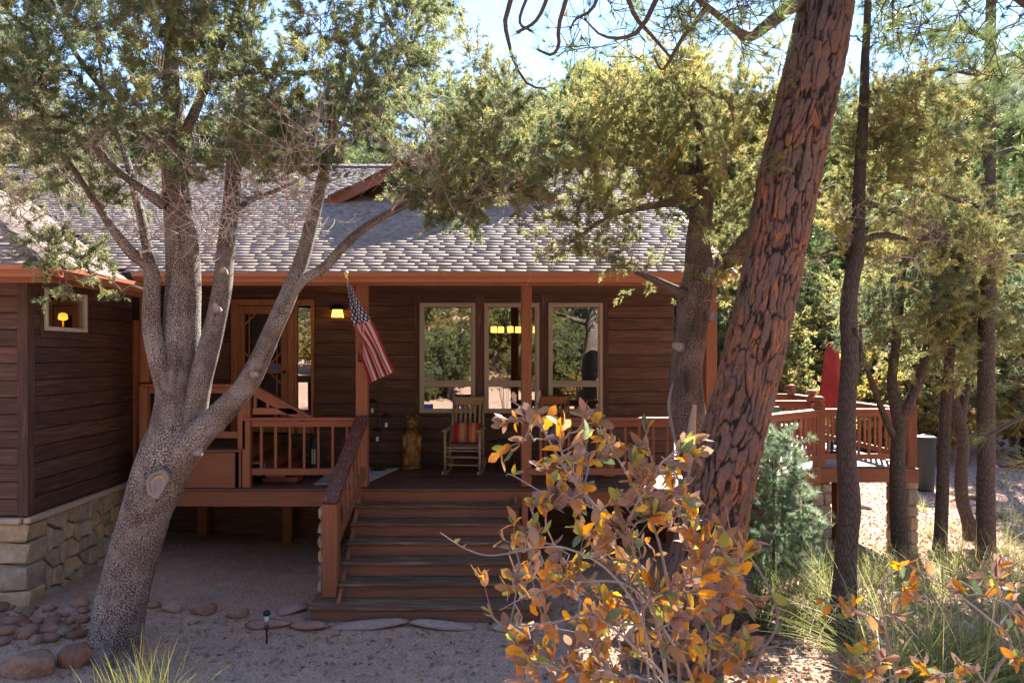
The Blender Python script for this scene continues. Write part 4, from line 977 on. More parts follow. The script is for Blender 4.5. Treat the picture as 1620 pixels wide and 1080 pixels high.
# ---- the many-stemmed alligator juniper in front of the porch
r1 = np.random.default_rng(101); Y1 = 6.65
J1 = [limb([(166, 1062, 128), (176, 1040, 108), (190, 965, 96), (205, 900, 93), (222, 840, 93), (241, 780, 98), (262, 728, 106), (276, 690, 104), (279, 640, 84), (281, 590, 76), (286, 540, 70), (290, 470, 66), (289, 400, 62), (281, 330, 52), (276, 260, 45), (277, 190, 36, .1), (270, 120, 30, .2), (272, 40, 25, .3), (280, -80, 18, .4)], Y1, 90, .81),
      limb([(296, 705, 60, -.05), (308, 655, 46, -.08), (318, 600, 44, -.1), (336, 530, 40, -.1), (351, 460, 37, -.1), (358, 390, 34, 0), (366, 320, 32, .1), (371, 250, 29, .2), (379, 180, 25, .3), (386, 110, 20, .4), (398, 30, 15, .5), (410, -80, 10, .6)], Y1, 60, .81),
      limb([(272, 740, 70, -.06), (310, 692, 58, -.14), (348, 655, 49, -.2), (385, 615, 43, -.25), (410, 570, 40, -.3), (432, 520, 36, -.3), (457, 465, 34, -.3), (481, 400, 28, -.2), (496, 340, 26, -.1), (509, 290, 23, 0), (521, 240, 20, .1), (532, 180, 16, .2), (562, 115, 12, .4), (602, 50, 8, .6)], Y1, 70, .81),
      limb([(462, 462, 24, -.3), (480, 442, 22, -.3), (512, 424, 20, -.3), (545, 388, 18, -.3), (582, 357, 16, -.2), (640, 326, 14, 0), (690, 309, 11, .2), (742, 288, 9, .4), (800, 262, 7, .6), (842, 222, 4, .7)], Y1, 44, .81),
      limb([(268, 625, 44, -.08), (252, 575, 38, -.14), (241, 520, 35, -.18), (240, 470, 32, -.2), (238, 425, 28, -.2), (206, 398, 22, -.3), (176, 358, 17, -.4), (150, 318, 14, -.4), (118, 270, 12, -.5), (78, 228, 9, -.6), (28, 195, 7, -.7), (-50, 170, 5, -.8)], Y1, 56, .81),
      limb([(242, 440, 22, -.2), (234, 400, 20, -.1), (225, 350, 18, 0), (212, 300, 15, .1), (200, 250, 13, .3), (180, 190, 11, .5), (160, 110, 8, .7), (150, 20, 5, .9)], Y1, 36, .81),
      limb([(262, 325, 26, -.1), (225, 300, 18, -.2), (185, 268, 14, -.3), (150, 235, 12, -.5), (110, 210, 9, -.7), (40, 205, 6, -1.0)], Y1, 30, .81),
      limb([(284, 300, 26, -.1), (290, 225, 22, -.2), (315, 160, 20, -.3), (336, 108, 17, -.3), (360, 50, 14, -.3), (386, 0, 11, -.3), (430, -80, 7, -.3)], Y1, 36, .81),
      limb([(368, 255, 18, .2), (420, 216, 15, .4), (480, 190, 12, .6), (540, 196, 9, .8), (605, 216, 6, 1.0)], Y1, 26, .81),
      limb([(330, 120, 13, -.3), (420, 112, 11, -.2), (482, 116, 9, -.1), (560, 100, 7, 0), (655, 66, 4, .1)], Y1, 26, .81),
      limb([(272, 255, 20, 0), (215, 205, 15, -.2), (170, 150, 13, -.4), (120, 85, 10, -.6), (85, 10, 7, -.8), (60, -70, 4, -1.)], Y1, 30, .81),
      limb([(362, 340, 16, 0), (395, 318, 11, .2), (440, 300, 8, .4), (470, 285, 5, .5)], Y1, 16, .81)]
A1 = sample(r1, 370, [(430, 860, 130, 262, .95, 6.0, 8.2), (-120, 240, -150, 210, 1.25), (240, 560, -150, 170, 1.35), (560, 735, -120, 130, 1.3), (380, 560, 170, 300, .55), (560, 760, 130, 330, 1.25), (760, 855, 140, 290, .9), (-60, 170, 210, 330, .5), (170, 420, 170, 300, .4), (60, 160, 380, 450, .45, 6.0, 6.6), (600, 740, 320, 352, .6, 6.6, 7.6), (330, 360, 330, 380, .8, 6.3, 6.5)], 5.1, 8.2)
B1 = sample(r1, 170, [(-60, 560, 150, 390, 1.0), (420, 700, 180, 300, .7)], 5.6, 7.6)
def thin(A, x0, x1, y0, y1):
    px = CX+F*A[:, 0]/A[:, 1]; py = CY-F*(A[:, 2]-ZC)/A[:, 1]; return A[~((px > x0) & (px < x1) & (py > y0) & (py < y1))]
A1 = np.concatenate([thin(A1, 500, 640, 240, 345), sample(r1, 34, [(640, 860, 240, 345, 1), (380, 520, 200, 290, .7), (-40, 200, 200, 320, .5)], 6.2, 7.8)]); B1 = np.concatenate([thin(B1, 500, 650, 260, 345), sample(r1, 60, [(-80, 480, 170, 400, 1), (560, 860, 200, 330, .8)], 5.8, 7.4)])
T1 = tree('juniper_tree', 'big leaning alligator juniper with several grey checkered stems in front of the porch', P(170, 1045, Y1), J1, A1, r1, 'alligator', 'juniper', None, 10, (.14, .40), 7, None, (.6, 1.1), B1, bumpy=.10)
def scar(px, py, Y, r, tree_o, nrm=(0, -1, .1), rim=True):
    p = P(px, py, Y); o = np.array(tree_o.location); q = Vector(nrm).to_track_quat('Z', 'Y').to_euler()
    wob = np.random.default_rng(int(px)); ph = wob.random(3)*6.28; sq = .78+.3*wob.random()
    m = MB(); m.lathe([(r*.98, -.05), (r, 0), (r*.94, r*.20), (r*.78, r*.22), (r*.66, r*.08), (r*.6, -.01)], (0, 0, 0), 22); V0 = m.v[0]; an = np.arctan2(V0[:, 1], V0[:, 0]); kf = 1+.16*np.sin(an*2+ph[0])+.10*np.sin(an*3+ph[1])+.06*np.sin(an*7+ph[2]); V0[:, :2] *= kf[:, None]; V0[:, 0] *= sq; V0[:, 2] *= 1+.5*np.sin(an+ph[1]); a = m.build('scar_rim', M['scar_rim'], tree_o, True, loc=tuple(p-o), rot=q)
    m = MB(); m.lathe([(r*.68, -.02), (r*.66, .0), (r*.4, -r*.10), (.004, -r*.22)], (0, 0, 0), 22); V0 = m.v[0]; an = np.arctan2(V0[:, 1], V0[:, 0]); kf = 1+.16*np.sin(an*2+ph[0])+.10*np.sin(an*3+ph[1]); V0[:, :2] *= kf[:, None]; V0[:, 0] *= sq; m.build('branch_scar', M['scar'], tree_o, True, loc=tuple(p-o), rot=q)
scar(249, 764, 6.34, .125, T1, (.15, -1, .1)); scar(341, 486, 6.42, .045, T1); scar(352, 428, 6.44, .037, T1); scar(404, 592, 6.27, .035, T1, (.7, -.6, -.3)); scar(318, 714, 6.40, .04, T1, (.95, -.3, .1)); scar(231, 503, 6.40, .035, T1, (-.8, -.5, .3))

# ---- olive juniper behind the pine
r2 = np.random.default_rng(202); Y2 = 7.65
J2 = [limb([(1168, 1000, 80), (1160, 960, 62), (1150, 900, 52), (1128, 820, 50), (1105, 750, 50), (1093, 690, 52), (1087, 640, 54), (1085, 590, 50), (1094, 520, 48), (1100, 470, 54), (1106, 430, 46), (1104, 380, 36), (1110, 330, 36), (1106, 285, 32), (1062, 262, 24, .1), (1015, 250, 17, .2), (968, 238, 11, .3), (920, 215, 7, .4)], Y2, 80),
      limb([(1104, 445, 34), (1132, 420, 26, .1), (1165, 392, 22, .2), (1195, 350, 18, .3), (1215, 290, 14, .4), (1225, 220, 10, .5), (1228, 140, 6, .6)], Y2, 34),
      limb([(1108, 330, 26), (1112, 260, 20, -.1), (1105, 200, 15, -.2), (1090, 140, 11, -.3), (1080, 80, 7, -.3)], Y2, 28),
      limb([(1092, 470, 22), (1060, 455, 16, -.2), (1030, 440, 11, -.3), (1005, 430, 7, -.4)], Y2, 18),
      limb([(1106, 300, 20), (1060, 320, 13, -.2), (1010, 330, 9, -.3), (960, 345, 6, -.4), (900, 385, 4, -.5)], Y2, 24),
      limb([(1120, 430, 24), (1180, 395, 20, .3), (1250, 345, 17, .5), (1310, 302, 14, .5), (1390, 285, 11, .4), (1450, 292, 8, .3), (1520, 320, 5, .2)], Y2, 34),
      limb([(1250, 345, 14, .5), (1300, 325, 12, .3), (1370, 322, 9, .2), (1440, 345, 6, .1), (1500, 380, 4, 0)], Y2, 22)]
A2 = sample(r2, 262, [(1105, 1190, 330, 470, 1.0, 7.2, 8.3), (880, 1180, 130, 330, 1.5), (820, 900, 190, 300, .5), (860, 1010, 330, 420, .5), (1000, 1180, 330, 400, .25), (980, 1060, 420, 470, .7, 7.2, 7.6), (1180, 1240, 130, 330, .8), (1330, 1540, 150, 290, 1.25), (1300, 1620, 300, 420, .55), (1000, 1230, 60, 130, .6)], 6.6, 8.7)
A2 = thin(A2, 800, 905, 262, 360)
T2 = tree('juniper_tree', 'olive green juniper with dark checkered trunk standing behind the big leaning pine', P(1166, 985, Y2), J2, A2, r2, 'alligator_dark', 'juniper_gold', None, 8, (.15, .40), 6, None, (.65, 1.15), sample(r2, 25, [(820, 1080, 250, 440, 1), (1300, 1450, 290, 400, .6)], 7.0, 8.2), bumpy=.07)
# torn strip and snag on its trunk
m = MB(); s_ = resample([[*P(1064, 606, 7.38), .010], [*P(1058, 640, 7.36), .017], [*P(1064, 680, 7.38), .018], [*P(1072, 712, 7.42), .010]], 12); V_, q_, _ = tube(s_, 7, False); m.add(V_-np.array(T2.location), q_); m.build('dead_snag', M['scar_rim'], T2, True)
m = MB(); s_ = resample([[*P(1098, 640, 7.48), .03], [*P(1094, 690, 7.46), .05], [*P(1096, 760, 7.46), .055], [*P(1104, 850, 7.50), .03]], 14); V_, q_, _ = tube(s_, 8, False); m.add(V_-np.array(T2.location), q_); m.build('bare_wood_strip', M['scar'], T2, True)
scar(1073, 548, 7.40, .06, T2, (-.4, -1, 0)); scar(1124, 428, 7.42, .05, T2); scar(1128, 500, 7.45, .05, T2)

# ---- the leaning ponderosa pine: plated bark is real relief
r3 = np.random.default_rng(303); Y3 = 6.75
tr = [(1068, 1040, 200), (1086, 990, 160), (1104, 920, 142), (1122, 850, 128), (1138, 780, 121), (1154, 710, 117), (1172, 640, 114), (1192, 560, 112), (1208, 490, 110), (1226, 400, 111), (1239, 330, 113), (1255, 250, 112), (1274, 165, 108), (1291, 90, 106), (1308, 0, 103), (1326, -100, 98), (1346, -230, 90), (1366, -400, 80), (1385, -620, 64), (1400, -850, 46), (1410, -1050, 20)]
PT = limb(tr, Y3, 900, .80); vpos = np.concatenate([[0], np.cumsum(np.linalg.norm(np.diff(PT[:, :3], axis=0), axis=1))])
PTv = PT[vpos < 7.6]; NS3 = 240
hold = {}
def pdisp(th, v, r):
    ct, sn = np.cos(th).ravel(), np.sin(th).ravel(); vr = v.ravel(); sh = th.shape
    f3 = lambda k, m, o, c=0: fbm(np.stack([ct*k+c, sn*k, vr*m], 1), o).reshape(sh)-.5
    wx = f3(2.0, 1.6, 3); wy = f3(3.0, 4.0, 3, 9)
    uu = th/6.283*22+wx*3.0; d1, d2, rid = cells2(uu, v*3.0+wy*2.6, 3, .98)         # long plates between deep furrows
    e1 = d2-d1+.45*f3(9, 10, 4, 4)+.25*f3(22, 20, 2, 1); r1_ = smooth(-.09, .22, e1)
    d1b, d2b, ridb = cells2(th/6.283*46+f3(7, 7, 2, 2)*3.0, v*8.5+f3(7, 9, 2, 6)*2.5, 8, .98)   # jigsaw flakes on the plates
    r2_ = smooth(.0, .18, d2b-d1b)
    hold['ridge'] = np.minimum(r1_, .42+.58*r2_).ravel(); hold['plate'] = ((.55*rid+.45*ridb) % 1).ravel()
    return 1+.07*f3(1.1, 1.2, 2)+(-.020+.023*r1_*(.55+.7*rid)+.011*ridb*r1_+.005*r2_*r1_+.016*f3(16, 18, 3))/.36
V_, q_, uv_ = tube(PTv, NS3, True, pdisp)
T3 = thing('ponderosa_pine', 'thick leaning ponderosa pine trunk with orange plated bark beside the porch', 'tree', tuple(P(1080, 1010, Y3)))
o3 = np.array(T3.location); tk = link('trunk', mesh_np('trunk', V_-o3, q_, M['ponderosa'], True, {'ridge': hold['ridge'], 'plate': hold['plate']}), T3)
PTu = PT[(vpos >= 7.58)]; link('upper_trunk', wood_mesh([PTu], 'upper_trunk', M['greybark'], o3), T3)
def pl3(rows): return limb(rows, Y3, 5*len(rows))
PB = [pl3([(1262, 0, 30), (1245, 14, 26, -.3), (1218, 36, 20, -.5), (1190, 56, 17, -.6), (1168, 50, 13, -.8), (1130, 20, 10, -1.0), (1080, -20, 7, -1.1)]),
      pl3([(1325, -120, 50), (1200, -150, 34, -.5), (1080, -110, 24, -.9), (960, -70, 17, -1.2), (860, -50, 10, -1.4), (790, -40, 6, -1.5)]),
      pl3([(1330, -150, 40), (1430, -120, 28, -.3), (1540, -60, 20, -.5), (1640, 20, 12, -.6), (1700, 60, 8, -.6)]),
      pl3([(1340, -190, 40), (1300, -250, 28, -.8), (1150, -260, 20, -1.5), (1000, -240, 12, -2.0)])]
# drooping twigs with upturned needle tufts
sk3 = np.concatenate(PB)
def hang(rows): return limb(rows, Y3-1.3, 10)
DR = [hang([(822, -40, 9), (800, 28, 8), (803, 58, 7), (814, 100, 5), (836, 134, 4), (862, 140, 3)]), hang([(878, -40, 8), (852, 28, 6), (818, 52, 5)]), hang([(905, -30, 8), (884, 40, 7), (884, 72, 6), (872, 87, 5), (850, 78, 4)]), hang([(845, -30, 6), (822, 32, 5), (842, 50, 4)]),
      hang([(980, -50, 9), (1002, 20, 8), (1030, 55, 6), (1060, 90, 4)]), hang([(1060, -50, 10), (1018, 40, 8), (985, 60, 6), (950, 55, 4), (925, 30, 3)]), hang([(1120, 10, 9), (1080, 60, 7), (1050, 110, 5), (1035, 90, 4)]), hang([(960, -60, 7), (940, 10, 6), (912, 30, 4), (902, 46, 3)])]
A3 = sample(r3, 90, [(880, 1250, -90, 90, 1.0), (1380, 1660, -60, 130, .8), (1000, 1240, 90, 150, .25)], 5.2, 6.7)
BP3, BR3 = grow(sk3, A3, r3, rmax=.03, rise=-.2, wob=.08); TP3, TR3, _ = twigs(BP3, BR3, r3, 5, (.15, .35), .4, .1, 4, .005)
a_, b_ = tubes_batch(BP3, BR3, 5); c_, d_ = tubes_batch(TP3, TR3, 4)
lb = wood_mesh(PB+DR, 'limbs', M['pine_twig'], o3, 8, .08); link('limbs', lb, T3)
x_ = link('branches', mesh_np('branches', np.concatenate([a_, c_])-o3, np.concatenate([b_, d_+len(a_)]), M['pine_twig'], True), T3); x_['kind'] = 'stuff'
pe = np.concatenate([TP3[:, -1], BP3[:, -1], np.array([L[-1, :3] for L in DR])]); de = np.concatenate([TP3[:, -1]-TP3[:, -2], BP3[:, -1]-BP3[:, -2], np.array([L[-1, :3]-L[-3, :3] for L in DR])]); de = de/(np.linalg.norm(de, axis=1, keepdims=True)+1e-9)+np.array([0, 0, .4])
V_, Q_, R_ = scatter(TUFT, pe, de, .85+.4*r3.random(len(pe)), r3); x_ = link('crown', mesh_np('crown', V_-o3, Q_, M['pine'], False, {'rnd': R_}), T3); x_['kind'] = 'stuff'

# ---- slim trees on the right
r4 = np.random.default_rng(404); Y4 = 7.1
L4 = [limb([(1326, 1030, 58), (1330, 1000, 46), (1335, 940, 36), (1339, 870, 32), (1345, 800, 32), (1340, 740, 29), (1338, 680, 27), (1341, 620, 26), (1345, 560, 26), (1342, 500, 25), (1348, 440, 23), (1357, 400, 21), (1358, 340, 19), (1360, 270, 17), (1366, 180, 15), (1368, 100, 13), (1372, 30, 11), (1376, -120, 8)], Y4, 70),
      limb([(1356, 400, 12), (1330, 395, 10, .1), (1300, 405, 8, .2), (1275, 410, 6, .2)], Y4, 14), limb([(1356, 380, 12), (1400, 372, 10, .1), (1450, 380, 7, .3), (1500, 372, 5, .5)], Y4, 18), limb([(1366, 150, 10), (1420, 130, 8, .2), (1480, 110, 6, .3), (1550, 120, 4, .4)], Y4, 18), limb([(1340, 640, 8), (1362, 560, 7), (1352, 520, 5, -.1)], Y4, 10)]
tree('pine_tree', 'slim dark pine trunk standing right of the leaning ponderosa, in front of the deck', P(1330, 1012, Y4), L4, sample(r4, 60, [(1290, 1620, 20, 240, 1), (1380, 1540, 340, 420, .4)], 6.6, 8.0), r4, 'greybark', 'pine', None, 5, (.12, .3), 2, TUFT, (.7, 1.1), sample(r4, 14, [(1260, 1480, 300, 480, 1)], 6.6, 7.6), 'pine_twig', .10)
r5 = np.random.default_rng(505); Y5 = 10.4
L5 = [limb([(1426, 895, 34), (1424, 870, 26), (1421, 800, 24), (1420, 720, 22), (1423, 665, 21), (1411, 610, 15), (1418, 540, 13), (1424, 470, 12), (1430, 400, 10), (1438, 320, 8), (1440, 240, 5)], Y5, 50),
      limb([(1423, 668, 18), (1442, 630, 15, -.1), (1462, 570, 13, -.1), (1474, 510, 11, -.1), (1481, 440, 9), (1490, 360, 7), (1496, 290, 4)], Y5, 34), limb([(1414, 690, 12), (1398, 655, 10, -.1), (1378, 600, 8, -.2), (1364, 560, 6, -.2), (1360, 500, 4)], Y5, 24)]
tree('juniper_tree', 'slender juniper forking low into two stems beside the deck corner', P(1425, 880, Y5), L5, sample(r5, 56, [(1380, 1560, 300, 520, 1), (1440, 1540, 500, 600, .5), (1330, 1420, 420, 560, .4)], 9.6, 11.4), r5, 'greybark', 'juniper', None, 9, (.18, .45), 5, None, (1.2, 1.9), None, 'twig', .09)
r6 = np.random.default_rng(606)
L6 = [limb([(1485, 885, 30), (1487, 860, 20), (1491, 780, 18), (1494, 700, 17), (1496, 640, 16), (1503, 560, 14), (1508, 460, 12), (1512, 340, 9), (1515, 200, 5)], 10.6, 40)]
tree('juniper_tree', 'straight thin grey juniper stem next to the trash can', P(1486, 875, 10.6), L6, sample(r6, 30, [(1440, 1590, 300, 560, 1)], 10, 11.6), r6, 'greybark', 'juniper', None, 9, (.18, .45), 5, None, (1.2, 1.9), None, 'twig', .09)
L7 = [limb([(1540, 850, 30), (1532, 825, 20), (1522, 790, 18), (1521, 740, 18), (1524, 700, 18), (1516, 660, 17), (1508, 630, 15), (1498, 600, 11), (1490, 585, 7)], 11.4, 40), limb([(1520, 668, 13), (1528, 620, 12), (1545, 575, 10), (1552, 520, 8), (1556, 430, 5)], 11.4, 24)]
tree('juniper_tree', 'crooked juniper stem with a pruned stub, between two straight trunks', P(1536, 840, 11.4), L7, sample(r6, 26, [(1480, 1610, 400, 590, 1)], 10.8, 12.4), r6, 'greybark', 'juniper', None, 9, (.18, .45), 5, None, (1.3, 2.0), None, 'twig', .12)
L8 = [limb([(1558, 905, 36), (1559, 870, 28), (1560, 760, 25), (1560, 640, 24), (1561, 500, 22), (1563, 350, 20), (1565, 200, 18), (1567, 50, 15), (1570, -150, 10)], 10.3, 60)] + [limb([(1562+0*k, yy, 10), (1562+sx*50, yy-15, 8, .2), (1562+sx*110, yy-5, 6, .4), (1562+sx*170, yy+15, 4, .5)], 10.3, 16) for k, (yy, sx) in enumerate(((420, 1), (330, -1), (250, 1), (160, -1), (100, 1), (60, -1)))]
tree('pine_tree', 'tall straight pine with rough grey trunk right of the crooked juniper', P(1558, 890, 10.3), L8, sample(r6, 70, [(1380, 1700, -40, 330, 1)], 9.3, 11.5), r6, 'greybark', 'pine', None, 6, (.15, .4), 2, TUFT_MID, (.8, 1.2), None, 'pine_twig', .08)

# ---- young blue green fir under the deck edge
r9 = np.random.default_rng(909); c9 = P(1222, 935, 8.6); h9 = 1.95
LF = [resample([[c9[0], c9[1], c9[2]-.1, .022], [c9[0]+.02, c9[1], c9[2]+h9*.5, .014], [c9[0], c9[1]+.03, c9[2]+h9, .004]], 12)]
af = []
while len(af) < 100:
    t = r9.random(); rad = .50*math.sin(math.pi*min(1, .2+t*.78))**.6*(.35+.75*r9.random()); a = r9.random()*6.283; af.append(c9+np.array([rad*math.cos(a), rad*math.sin(a), .12+t*(h9-.1)]))
FIN = [tuft(r9, 24, .085, .0042, 1.7) for _ in range(3)]
tree('fir_sapling', 'soft blue green young conifer at the foot of the leaning pine', tuple(c9), LF, np.array(af), r9, 'greybark', 'fir', None, 7, (.08, .24), 4, FIN, (.8, 1.3), None, 'pine_twig', .03, .15, .1, .008, .3, 'sapling')

# ------------------------------------------------------------------ trees farther off: prototypes and copies
def proto_pine(h, seed, crown0=.25, spread=.17, leaf='pine', nb=230):
    r = np.random.default_rng(seed); tr = resample([[0, 0, -.3, h*.017+.03], [.1*r.normal(), .1*r.normal(), h*.35, h*.013+.02], [.15*r.normal(), .15*r.normal(), h*.7, h*.008], [.1*r.normal(), 0, h, .012]], 30); at = []
    for i in range(nb):
        t = r.random()**.85; z = h*(crown0+(1-crown0)*t); rad = h*spread*(1-t)**.7*(.35+.75*r.random())+.15; a = r.random()*6.283; at.append((tr[0, 0]+rad*math.cos(a), rad*math.sin(a), z+.1*rad))
    return tr, np.array(at), r
def make_far_pine(h, seed, name='pine_tree', **k):
    tr, at, r = proto_pine(h, seed, **k)
    return tree(name, 'tall pine standing in the woods behind the cabin', (0, 0, 0), [tr], at, r, 'greybark', 'pine', 'pines in the woods', 8, (.25, .75), 2, TUFT_BG, (.9, 1.5), None, 'pine_twig', .04, .3, .25, .05, -.1)
def make_far_juniper(h, seed, leaf, label, group, name='juniper_tree', n=120, rad=.42, sc=(.8, 1.3), tm=None, spr=4, base=.14):
    r = np.random.default_rng(seed); ls = []; 
    for k in range(3):
        a = r.random()*6.283; ls.append(resample([[0, 0, -.2, h*.035], [.05*h*math.cos(a), .05*h*math.sin(a), h*.25, h*.024], [.14*h*math.cos(a), .14*h*math.sin(a), h*.55, h*.014], [.2*h*math.cos(a+.4), .2*h*math.sin(a+.4), h*.85, .012]], 16))
    at = []
    while len(at) < n:
        p = r.normal(size=3); p /= np.linalg.norm(p); p *= (.45+.6*r.random()); q = np.array([p[0]*rad*h, p[1]*rad*h, h*(.56+.44*p[2])])
        if q[2] > base*h: at.append(q)
    return tree(name, label, (0, 0, 0), ls, np.array(at), r, 'greybark', leaf, group, 8, (.2, .6), spr, tm or SPR_BIG, sc, None, 'twig', .06)
FP = [make_far_pine(15, 71, spread=.2), make_far_pine(12.5, 72, spread=.2), make_far_pine(9.5, 73, crown0=.12, spread=.22)]
FJ = [make_far_juniper(5.2, 81, 'juniper', 'bushy green juniper in the woods behind the cabin', 'junipers in the woods'), make_far_juniper(4.6, 82, 'juniper_gold', 'olive gold juniper in the woods behind the cabin', 'olive junipers in the woods')]
AUT = [sprig(rt, 9, .12, .06, 2.2, .15) for _ in range(3)]
FS = [make_far_juniper(3.0, 91, 'autumn', 'oak shrub in yellow autumn leaf beyond the side deck', 'autumn oaks beyond the deck', 'oak_shrub', 70, .5, (.8, 1.4), AUT, 4, .05)]
def put(proto, px, Y, s, rz, used={}, z=None, x=None, label=None, group=None):
    x = (px-CX)*Y/F if x is None else x
    o = copy_tree(proto) if proto.name in used else proto; used[proto.name] = 1
    o.location = (x, Y, (gz(x, Y) if z is None else z)); o.rotation_euler = (0, 0, rz); o.scale = (s, s, s*(.94+.12*((rz*7.3) % 1)))
    if label: o['label'] = label; o['group'] = group
    return o
rp = np.random.default_rng(55)
for px, Y, k, s in ((-60, 30, 0, .95), (70, 26, 1, .9), (160, 33, 0, 1.0), (255, 28, 2, 1.25), (340, 36, 0, 1.0), (430, 31, 1, 1.0), (520, 38, 0, 1.0), (600, 30, 2, 1.2), (665, 37, 1, 1.1), (735, 34, 2, 1.2), (800, 42, 1, 1.0), (860, 36, 2, 1.15), (968, 33, 0, 1.02), (915, 40, 1, 1.0), (1035, 30, 1, 1.05), (1100, 36, 0, 1.15), (1160, 36, 1, 1.15), (10, 36, 1, 1.15), (115, 40, 1, 1.2), (205, 38, 1, 1.2), (300, 42, 1, 1.3), (385, 30, 1, 1.05), (475, 42, 1, 1.3), (560, 40, 1, 1.2), (630, 44, 1, 1.25), (700, 46, 0, 1.1), (720, 40, 0, 1.2), (748, 37, 1, 1.38), (785, 40, 1, 1.42), (818, 38, 1, 1.36), (852, 41, 1, 1.45), (890, 37, 1, 1.38), (922, 42, 1, 1.5), (945, 38, 0, 1.2), (1010, 38, 0, 1.2), (1050, 40, 0, 1.3), (60, 44, 0, 1.25), (260, 46, 0, 1.25), (440, 47, 0, 1.3), (590, 48, 0, 1.3)):
    put(FP[k], px, Y, s, rp.random()*6.28)
for px, Y, k, s in ((20, 24, 0, 1.3), (210, 23, 0, 1.35), (400, 25, 0, 1.4), (560, 24, 0, 1.45), (690, 25, 0, 1.5), (790, 26, 0, 1.5), (880, 24, 1, 1.4), (1000, 23.5, 1, 1.4), (1090, 24, 0, 1.5)): put(FJ[k], px, Y, s, rp.random()*6.28)
for px, Y, k, s in ((1215, 38, 0, 1.1), (1290, 44, 1, 1.2), (1375, 48, 0, 1.2), (1450, 41, 0, 1.1), (1530, 50, 1, 1.3), (1600, 44, 0, 1.1), (1680, 40, 1, 1.2), (1415, 44, 0, 1.2), (1250, 42, 0, 1.2), (1560, 46, 0, 1.2), (1330, 52, 1, 1.3), (1490, 55, 0, 1.3), (1640, 52, 0, 1.3), (1528, 21, 0, .62), (1604, 24, 0, .7), (1240, 27, 0, .75), (1660, 34, 2, 1.4), (1310, 46, 2, 1.7)):
    put(FP[k], px, Y, s, rp.random()*6.28, label='tall pine standing in the woods beyond the side deck', group='pines beyond the deck')
for px, Y, k, s in ((1180, 20, 1, .9), (1260, 24, 1, 1.0), (1335, 27, 1, 1.2), (1420, 23, 0, .9), (1500, 25, 1, 1.1), (1585, 24, 0, 1.0), (1660, 26, 1, 1.2), (1380, 30, 1, 1.3), (1470, 29, 0, 1.3), (1560, 30, 1, 1.3), (1640, 36, 0, 1.4), (1230, 31, 0, 1.3)): put(FJ[k], px, Y, s, rp.random()*6.28, label=('bushy green juniper in the woods beyond the side deck', 'olive gold juniper in the woods beyond the side deck')[k], group=('green junipers beyond the deck', 'olive junipers beyond the deck')[k])
for px, Y, s in ((1262, 18.0, .75), (1300, 21, .9), (1385, 19.5, .8), (1470, 19, .65), (1560, 25, 1.0), (1620, 19, .8), (1340, 24, 1.05), (1440, 22, .95), (1600, 27, 1.1), (1520, 28, 1.2), (1225, 24, 1.1)): put(FS[0], px, Y, s, rp.random()*6.28)
# the wooded slope behind the viewpoint, which the porch windows mirror
for x, Y, pr, s in ((-9, -9, FJ[0], 1.1), (-4.5, -14, FJ[1], 1.2), (1.6, -8, FJ[1], .9), (6.5, -12, FJ[0], 1.2), (11, -8, FJ[1], 1.1), (-13, -17, FP[1], 1.), (-6, -24, FP[2], 1.), (3.0, -20, FJ[0], 1.4), (8, -22, FP[1], 1.), (14, -18, FP[0], .9), (-1.5, -30, FP[2], 1.2), (0, -13, FS[0], .9), (4.4, -6.5, FS[0], .7), (-2.2, -7, FS[0], .65), (-7, -6, FS[0], .7), (9, -16, FS[0], 1.), (18, -14, FJ[0], 1.2), (-18, -12, FJ[0], 1.2), (12, -28, FP[1], 1.1), (-11, -30, FP[0], 1.), (5, -32, FJ[1], 1.6), (-4, -36, FJ[0], 1.7)):
    kind = {'p': 'pine', 'j': 'juniper', 'o': 'autumn oak shrub'}[pr.name[0]]
    put(pr, 0, Y, s, rp.random()*6.28, x=x, label=f'{kind} on the slope mirrored in the porch windows', group=f'{kind}s mirrored in the windows')
for i in range(70):
    x = -5+14*rp.random(); Y = -2.6-15*rp.random()**1.3; pr = (FS[0], FJ[0], FJ[1])[int(rp.integers(0, 3))]; kind = {'j': 'juniper', 'o': 'autumn oak shrub'}[pr.name[0]]
    if abs(x) < 1.2 and Y > -6: continue
    put(pr, 0, Y, (.55 if pr is FS[0] else .42)*(.7+.6*rp.random()), rp.random()*6.28, x=x, label=f'low {kind} on the slope mirrored in the porch windows', group=f'low {kind}s mirrored in the windows')
for i in range(26):
    x = -4+10*rp.random(); Y = -2.0-4*rp.random(); pr = (FS[0], FJ[0])[int(rp.integers(0, 2))]; kind = {'j': 'juniper', 'o': 'autumn oak shrub'}[pr.name[0]]
    if abs(x) < .7: continue
    put(pr, 0, Y, (.30 if pr is FS[0] else .18)*(.8+.5*rp.random()), rp.random()*6.28, x=x, label=f'low {kind} on the slope mirrored in the porch windows', group=f'low {kind}s mirrored in the windows')
# ------------------------------------------------------------------ autumn shrub close to the viewpoint
def leaf_geo(L, W, fold, curl, seed=0):
    r = np.random.default_rng(seed); n = 5; V = []; F_ = []
    for i in range(n+1):
        t = i/n; wd = W*math.sin(math.pi*min(1, t*.92+.05))**.75*(1+.12*r.normal())*.5 if 0 < i < n else .0006
        y = t*L; z = curl*L*t*t; V += [(-wd, y, z+fold*wd), (0, y, z), (wd, y, z+fold*wd*(1+.3*r.normal()))]
    for i in range(n):
        a = i*3; F_ += [[a, a+1, a+4, a+3], [a+1, a+2, a+5, a+4]]
    return np.array(V), np.array(F_)
LG = [leaf_geo(1, .46, .35, -.12, 1), leaf_geo(1, .50, .3, .3, 2), leaf_geo(1, .42, .75, -.42, 3), leaf_geo(1, .54, .15, -.2, 4)]
LM = [mesh_np('leaf', V, q, M['oakleaf'], True) for V, q in LG]
